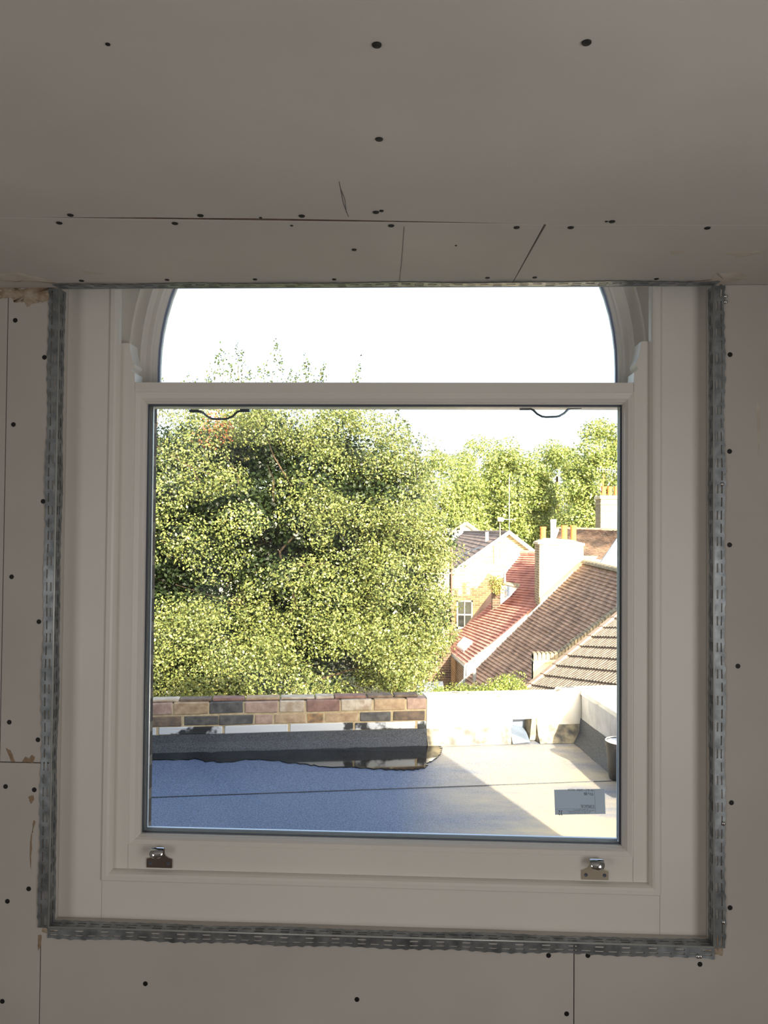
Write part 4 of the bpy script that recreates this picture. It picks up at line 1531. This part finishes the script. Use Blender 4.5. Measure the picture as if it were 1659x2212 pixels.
# --- interlocking tile roof, near right: every tile its own object
gr = empty('ribbed_tile_roof', P(1145, 1480, 15), 'nearer grey-brown roof of ribbed interlocking tiles at the lower right', 'roof')
V0, V1 = P(1152, 1484, 15), P(1343, 1330, 15.7)
vd = (V1 - V0); SL = vd.length; vd.normalize()
ud = V((.11, -1, 0)); ud = (ud - vd * ud.dot(vd)).normalized()
nd = ud.cross(vd)
if nd.z < 0: nd = -nd
gauge, tw = SL / 7.5, .30
prof_t = []
for r_ in range(3):
    b0 = r_ / 3
    prof_t += [(b0, 0), (b0 + .10, .004), (b0 + .15, .022), (b0 + .20, .026), (b0 + .25, .022), (b0 + .30, .004)]
prof_t += [(1, 0)]
tm = MB()
nT = len(prof_t)
for (vv, zz) in ((0, .045), (gauge * 1.15, .010)):
    for a, h in prof_t: tm.v.append((a * tw * .985, vv, zz + h))
for a, h in prof_t: tm.v.append((a * tw * .985, 0, .018))
tm.f += [(i, i + 1, nT + i + 1, nT + i) for i in range(nT - 1)]
tm.f += [(2 * nT + i, 2 * nT + i + 1, i + 1, i) for i in range(nT - 1)]
tme = tm.mesh('interlocking_tile')
tme.materials.append(M['grey_tile'])
Rg = Matrix(((ud.x, vd.x, nd.x, 0), (ud.y, vd.y, nd.y, 0), (ud.z, vd.z, nd.z, 0), (0, 0, 0, 1)))
for j in range(-2, 9):
    for i in range(0, 17):
        o = V0 + vd * (j * gauge) + ud * (i * tw) + nd * random.uniform(-.003, .003)
        c = o - CAM
        zc_ = c.dot(fw)
        pxx = IW / 2 + FPX * c.dot(r2) / zc_
        pyy = IH / 2 - FPX * c.dot(u2) / zc_
        if pxx > 1420 or pyy > 1600: continue
        instance(tme, 'interlocking_tile', Matrix.Translation(o) @ Rg, gr)
MB().prism([V0 - vd * .8 - nd * .02 - ud * .1, V0 + vd * (SL + .4) - nd * .02 - ud * .1, V0 + vd * (SL + .4) + ud * 6 - nd * .02, V0 - vd * .8 + ud * 6 - nd * .02], nd * -.06).build('roof_deck', M['felt'], gr)
for j in range(-1, 9):
    o = V0 + vd * (j * gauge) - ud * .16 + nd * .03
    MB().obox(o, vd * (gauge * .96), ud * .17, nd * .05).build('verge_tile', M['verge'], gr, bevel=.01)
# party parapet with brick-on-edge coping
pc = empty('coped_party_wall', P(1205, 1425, 15.8), 'mortared brick-on-edge coping climbing between the brown and ribbed roofs', 'parapet')
Q0, Q1 = P(1207, 1424, 16.0), P(1346, 1318, 16.6)
Qs = P(1152, 1426, 15.9)
for (a, b_) in ((Q0, Q1), (Qs, Q0)):
    dd = b_ - a
    MB().prism([a + V((0, 0, -.04)), b_ + V((0, 0, -.04)), b_ + V((0, 0, -.7)), a + V((0, 0, -.7))], (0, .22, 0)).build('wall_body', M['cream_render'], pc)
    MB().prism([a + V((0, -.05, -.05)), b_ + V((0, -.05, -.05)), b_ + V((0, -.05, .0)), a + V((0, -.05, .0))], (0, .3, 0)).build('cap_course', M['cream_render'], pc)
    n = max(1, int(dd.length / .085))
    st_ = dd / n
    for k in range(n):
        q_ = a + st_ * k
        MB().obox(q_ + V((0, -.03, 0)), st_ * .8, V((0, .26, 0)), V((0, 0, .13 + random.uniform(-.01, .01)))).build('coping_brick', M['moss'], pc, bevel=.012)
    MB().prism([a + V((0, .0, 0)), b_ + V((0, .0, 0)), b_ + V((0, .0, .10)), a + V((0, .0, .10))], (0, .2, 0)).build('mortar_bed', M['mortar'], pc)
MB().box(Qs.x, Qs.x + .02, Qs.y + .01, Qs.y + .2, Qs.z - .6, Qs.z - .05).build('brick_end', M['stock_brick_y'], pc)

# --- pale house behind the big tree
bh = empty('pale_house', P(480, 1500, 38), 'pale rendered house glimpsed through the big tree', 'house')
poly_wall('wall', [(300, 1200), (640, 1200), (640, 1500), (300, 1500)], 38, M['cream_render'], bh)
for a in (360, 440, 560): sash_window(a, a + 26, 1330, 1385, 37.97, bh)
MB().prism([P(290, 1204, 37), P(650, 1204, 37), P(620, 1172, 40), P(320, 1172, 40)], (0, 0, -.1)).build('roof', M['slate'], bh)

tag(MB().box(-90, 90, .6, 160, -7.6, -7.5).build('ground', M['ground']), 'garden ground far below the roofs', 'ground', kind='structure')


# ================================================================== TREES
from mathutils import noise as mnoise


def leaves(name, pos, nrm, size, tint, parent):
    n = len(pos)
    a = np.cross(nrm, rng.normal(size=(n, 3)))
    a /= np.linalg.norm(a, axis=1)[:, None] + 1e-9
    b = np.cross(nrm, a)
    L = size[:, None]
    v = np.empty((n, 4, 3))
    v[:, 0] = pos - a * L * .5
    v[:, 1] = pos + b * L * .34 - nrm * L * .08
    v[:, 2] = pos + a * L * .55
    v[:, 3] = pos - b * L * .34 - nrm * L * .08
    me = bpy.data.meshes.new(name)
    me.vertices.add(n * 4)
    me.vertices.foreach_set('co', v.reshape(-1))
    me.loops.add(n * 4)
    me.loops.foreach_set('vertex_index', np.arange(n * 4, dtype=np.int32))
    me.polygons.add(n)
    me.polygons.foreach_set('loop_start', np.arange(0, n * 4, 4, dtype=np.int32))
    me.update(calc_edges=True)
    at = me.color_attributes.new('leaf_tint', 'FLOAT_COLOR', 'POINT')
    c = np.ones((n, 4, 4))
    c[:, :, :3] = tint[:, None, :]
    at.data.foreach_set('color', c.reshape(-1))
    me.materials.append(M['leaf'])
    o = bpy.data.objects.new(name, me)
    COL.objects.link(o)
    o.parent = parent
    o.location = -parent.location
    o['kind'] = 'stuff'
    return o


def lin(c): return np.array(C(*c)[:3])


def crown(c, rx, ry, rz, n_clu, per, leaf, cols, p=2.4, rmin=.55, clu=(.28, .55), zcut=None, keep_back=.3, gaps=None):
    """positions of leaves in lumpy clusters over a superellipsoid"""
    c = np.array(c)
    pts, nrm, tin, siz = [], [], [], []
    k = 0
    while k < n_clu:
        d = rng.normal(size=3)
        d /= np.linalg.norm(d)
        if d[1] > keep_back: continue
        s = (abs(d[0]) ** p + abs(d[1]) ** p + abs(d[2]) ** p) ** (-1 / p)
        r = rng.uniform(rmin, 1) ** .5
        ctr = c + d * s * r * np.array([rx, ry, rz])
        if zcut and ctr[2] < zcut: continue
        if gaps is not None and mnoise.noise(V(ctr) * 1.15 + V((3.1, 0, 1.7))) < gaps: continue
        cr = rng.uniform(*clu)
        m = int(per * (cr / clu[1]) ** 2)
        q = rng.normal(size=(m, 3))
        q /= np.linalg.norm(q, axis=1)[:, None]
        rad = cr * rng.uniform(.55, 1.05, size=m) ** .7
        flat = np.array([1, 1, .72])
        pts.append(ctr + q * rad[:, None] * flat)
        nn = q * .8 + rng.normal(size=(m, 3)) * .55 + np.array([0, -.1, .35])
        nrm.append(nn / np.linalg.norm(nn, axis=1)[:, None])
        w = rng.uniform(size=(m, 1)) ** 1.3
        base = cols[0] * (1 - w) + cols[1] * w
        y = rng.uniform(size=(m, 1)) > .90
        base = np.where(y, cols[2], base)
        tin.append(base * rng.uniform(.8, 1.2, size=(m, 1)) * rng.uniform(.85, 1.1))
        siz.append(rng.uniform(.7, 1.2, size=m) * leaf)
        k += 1
    return [np.concatenate(a) for a in (pts, nrm, siz, tin)]


def cat_sets(*s): return [np.concatenate([x[i] for x in s]) for i in range(4)]


G1 = [lin((82, 94, 54)), lin((142, 148, 80)), lin((196, 188, 112))]
cB_ = P(540, 1214, 14.8)
bt = empty('big_tree', V((cB_.x, cB_.y, -7.5)), 'huge dense broadleaf tree filling the left half of the window', 'tree')
main = crown(cB_, 3.75, 2.6, 3.15, 470, 460, .047, G1, p=2.7, rmin=.42, clu=(.20, .52), gaps=-.13)
GD = lin((34, 46, 22))  # near-black inner leaves paint in the shade of the crown's gaps
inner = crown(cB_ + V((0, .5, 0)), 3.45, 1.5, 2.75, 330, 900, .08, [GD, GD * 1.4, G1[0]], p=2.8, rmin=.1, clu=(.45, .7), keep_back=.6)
low = crown(P(590, 1470, 13.3), 2.75, 1.2, 1.3, 105, 430, .048, G1, p=2.4, clu=(.2, .5), gaps=-.13)
rsd = crown(P(862, 1290, 14.2), .75, .8, 1.75, 90, 380, .047, G1, p=2.2, clu=(.22, .42))
# shoots above the top
sp_pts, sp_n, sp_s, sp_t = [], [], [], []
br_ = MB()
for px, py in ((352, 815), (405, 812), (448, 800), (470, 770), (478, 752), (512, 742), (522, 760), (560, 795), (575, 790), (598, 738), (606, 775), (640, 810), (660, 768), (665, 790), (700, 785), (694, 800), (776, 790), (770, 812), (630, 800), (540, 790), (425, 818), (500, 790),
               (905, 935), (880, 905), (905, 965), (935, 985), (860, 890), (925, 1010)):
    b0_ = P(px + random.uniform(-14, 6), py + random.uniform(75, 110), 14.6)
    t0 = P(px, py, 14.6)
    mid = b0_.lerp(t0, .5) + V((random.uniform(-.04, .04), 0, 0))
    br_.tube([b0_, mid, t0], [.008, .005, .002], 4)
    m = 64
    tt = rng.uniform(size=m) ** .8
    for t in tt:
        q_ = b0_.lerp(t0, float(t))
        sp = .15 * (1.1 - t)
        sp_pts.append([q_.x + rng.normal() * sp, q_.y + rng.normal() * sp, q_.z + rng.normal() * .05])
    sp_n.append(rng.normal(size=(m, 3)))
    sp_s.append(rng.uniform(.04, .065, size=m))
    sp_t.append(np.tile(G1[0], (m, 1)) * rng.uniform(.7, 1.3, size=(m, 1)))
spn = np.concatenate(sp_n); spn /= np.linalg.norm(spn, axis=1)[:, None]
shoots = [np.array(sp_pts), spn, np.concatenate(sp_s), np.concatenate(sp_t)]
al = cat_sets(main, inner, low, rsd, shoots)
# a few reddening sprays
redc = np.array(P(445, 915, 12.4)); redd = np.linalg.norm((al[0] - redc) * np.array([1.6, .25, 1]), axis=1)
mk = (redd < .40) & (rng.uniform(size=len(redd)) < .3)
al[3][mk] = lin((176, 96, 66))
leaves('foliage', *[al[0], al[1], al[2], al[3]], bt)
trk = [V((cB_.x + .2, cB_.y + .2, -7.5)), V((cB_.x + .1, cB_.y + .1, -2.5)), V((cB_.x, cB_.y, 0)), V((cB_.x - .2, cB_.y, 2.5))]
br_.tube(trk, [.32, .26, .2, .08], 10)
for k in range(34):
    s = V((cB_.x + random.uniform(-1, 1), cB_.y, random.uniform(-1.5, 1.8)))
    th = random.uniform(0, 2 * PI)
    e = s + V((math.cos(th) * random.uniform(1.4, 3.4), -abs(math.sin(th)) * random.uniform(.8, 2.4), random.uniform(.4, 1.9)))
    m_ = s.lerp(e, .5) + V((random.uniform(-.3, .3), 0, random.uniform(-.1, .4)))
    br_.tube([s, m_, m_.lerp(e, .5) + V((random.uniform(-.15, .15), .1, random.uniform(-.15, .15))), e], [.032, .02, .012, .004], 5)
br_.build('trunk', M['bark'], bt)

G2 = [lin((104, 120, 66)), lin((160, 168, 88)), lin((200, 196, 120))]
specs = [(965, 1100, 85, 120, 67, 'yellow-green tree partly hidden behind the big tree edge'),
         (1035, 1075, 72, 130, 76, 'bright green tree with a high rounded tuft left of centre background'),
         (1120, 1085, 66, 128, 68, 'bright green distant tree directly above the slate roof'),
         (1205, 1085, 70, 140, 80, 'leafy distant tree rising behind the tall white chimney pot'),
         (1310, 1070, 90, 150, 62, 'tall distant tree behind the far chimney at the right edge')]
for px, py, hx, hy, d, lb in specs:
    c = P(px, py, d)
    root = empty('distant_tree', V((c.x, c.y, -7.5)), lb, 'tree', 'distant trees beyond the houses')
    s = d / FPX
    cr = crown(c, hx * s, hx * s, hy * s, 110, 330, .22, G2, p=2.1, rmin=.3, clu=(.7, 1.35), keep_back=.4)
    lw = crown(P(px, py + 95, d), hx * 1.15 * s, hx * s * .7, 75 * s, 45, 300, .22, G2, p=2.2, clu=(.8, 1.4), keep_back=.4)
    al = cat_sets(cr, lw)
    leaves('foliage', *al, root)
    tb = MB()
    tb.tube([V((c.x, c.y + .5, -7.5)), V((c.x, c.y + .5, c.z + hy * s * .4))], [.35, .1], 8)
    for k in range(12):
        th = random.uniform(0, 2 * PI)
        z0 = c.z - random.uniform(0, hy * s * .8)
        tb.tube([V((c.x, c.y + .5, z0)), V((c.x + math.cos(th) * hx * s * .8, c.y + .5 + math.sin(th) * hx * s * .5, z0 + hy * s * .5))], [.09, .02], 5)
    tb.build('trunk', M['bark'], root)

G3 = [lin((98, 116, 52)), lin((160, 168, 80)), lin((200, 190, 104))]
for px, py, rx, rz, d, lb in ((985, 1492, .26, .10, 7.6, 'low green shrub behind the parapet, nearest the big tree'),
                              (1055, 1496, .22, .13, 7.4, 'sparse shrub behind the dip in the white parapet'),
                              (1108, 1486, .20, .17, 7.6, 'bushy bright shrub behind the parapet beside the ribbed roof')):
    c = P(px, py + 14, d)
    root = empty('parapet_shrub', V((c.x, c.y, c.z - .6)), lb, 'shrub', 'shrubs growing behind the white parapet')
    al = crown(c, rx, .18, rz * 1.1, 80, 110, .019, G3, p=2, rmin=.1, clu=(.05, .10), keep_back=2)
    leaves('foliage', *al, root)
    tb = MB()
    for k in range(9):
        tb.tube([V((c.x, c.y, c.z - .6)), c + V((random.uniform(-rx, rx), random.uniform(-.1, .1), random.uniform(-.05, rz)))], [.008, .002], 4)
    tb.build('stem', M['bark'], root)
c = P(1074, 1266, 24.9)
root = empty('roof_weed', V((c.x, c.y, c.z - .4)), 'tufted weed growing beside the dormer flue', 'plant')
al = crown(c, .20, .15, .30, 22, 60, .06, [lin((120, 128, 72)), lin((182, 172, 92)), lin((186, 120, 92))], p=2, rmin=.1, clu=(.1, .18), keep_back=2)
leaves('foliage', *al, root)

# bind every tree's empty etc. (nothing else to do)
bpy.context.view_layer.update()
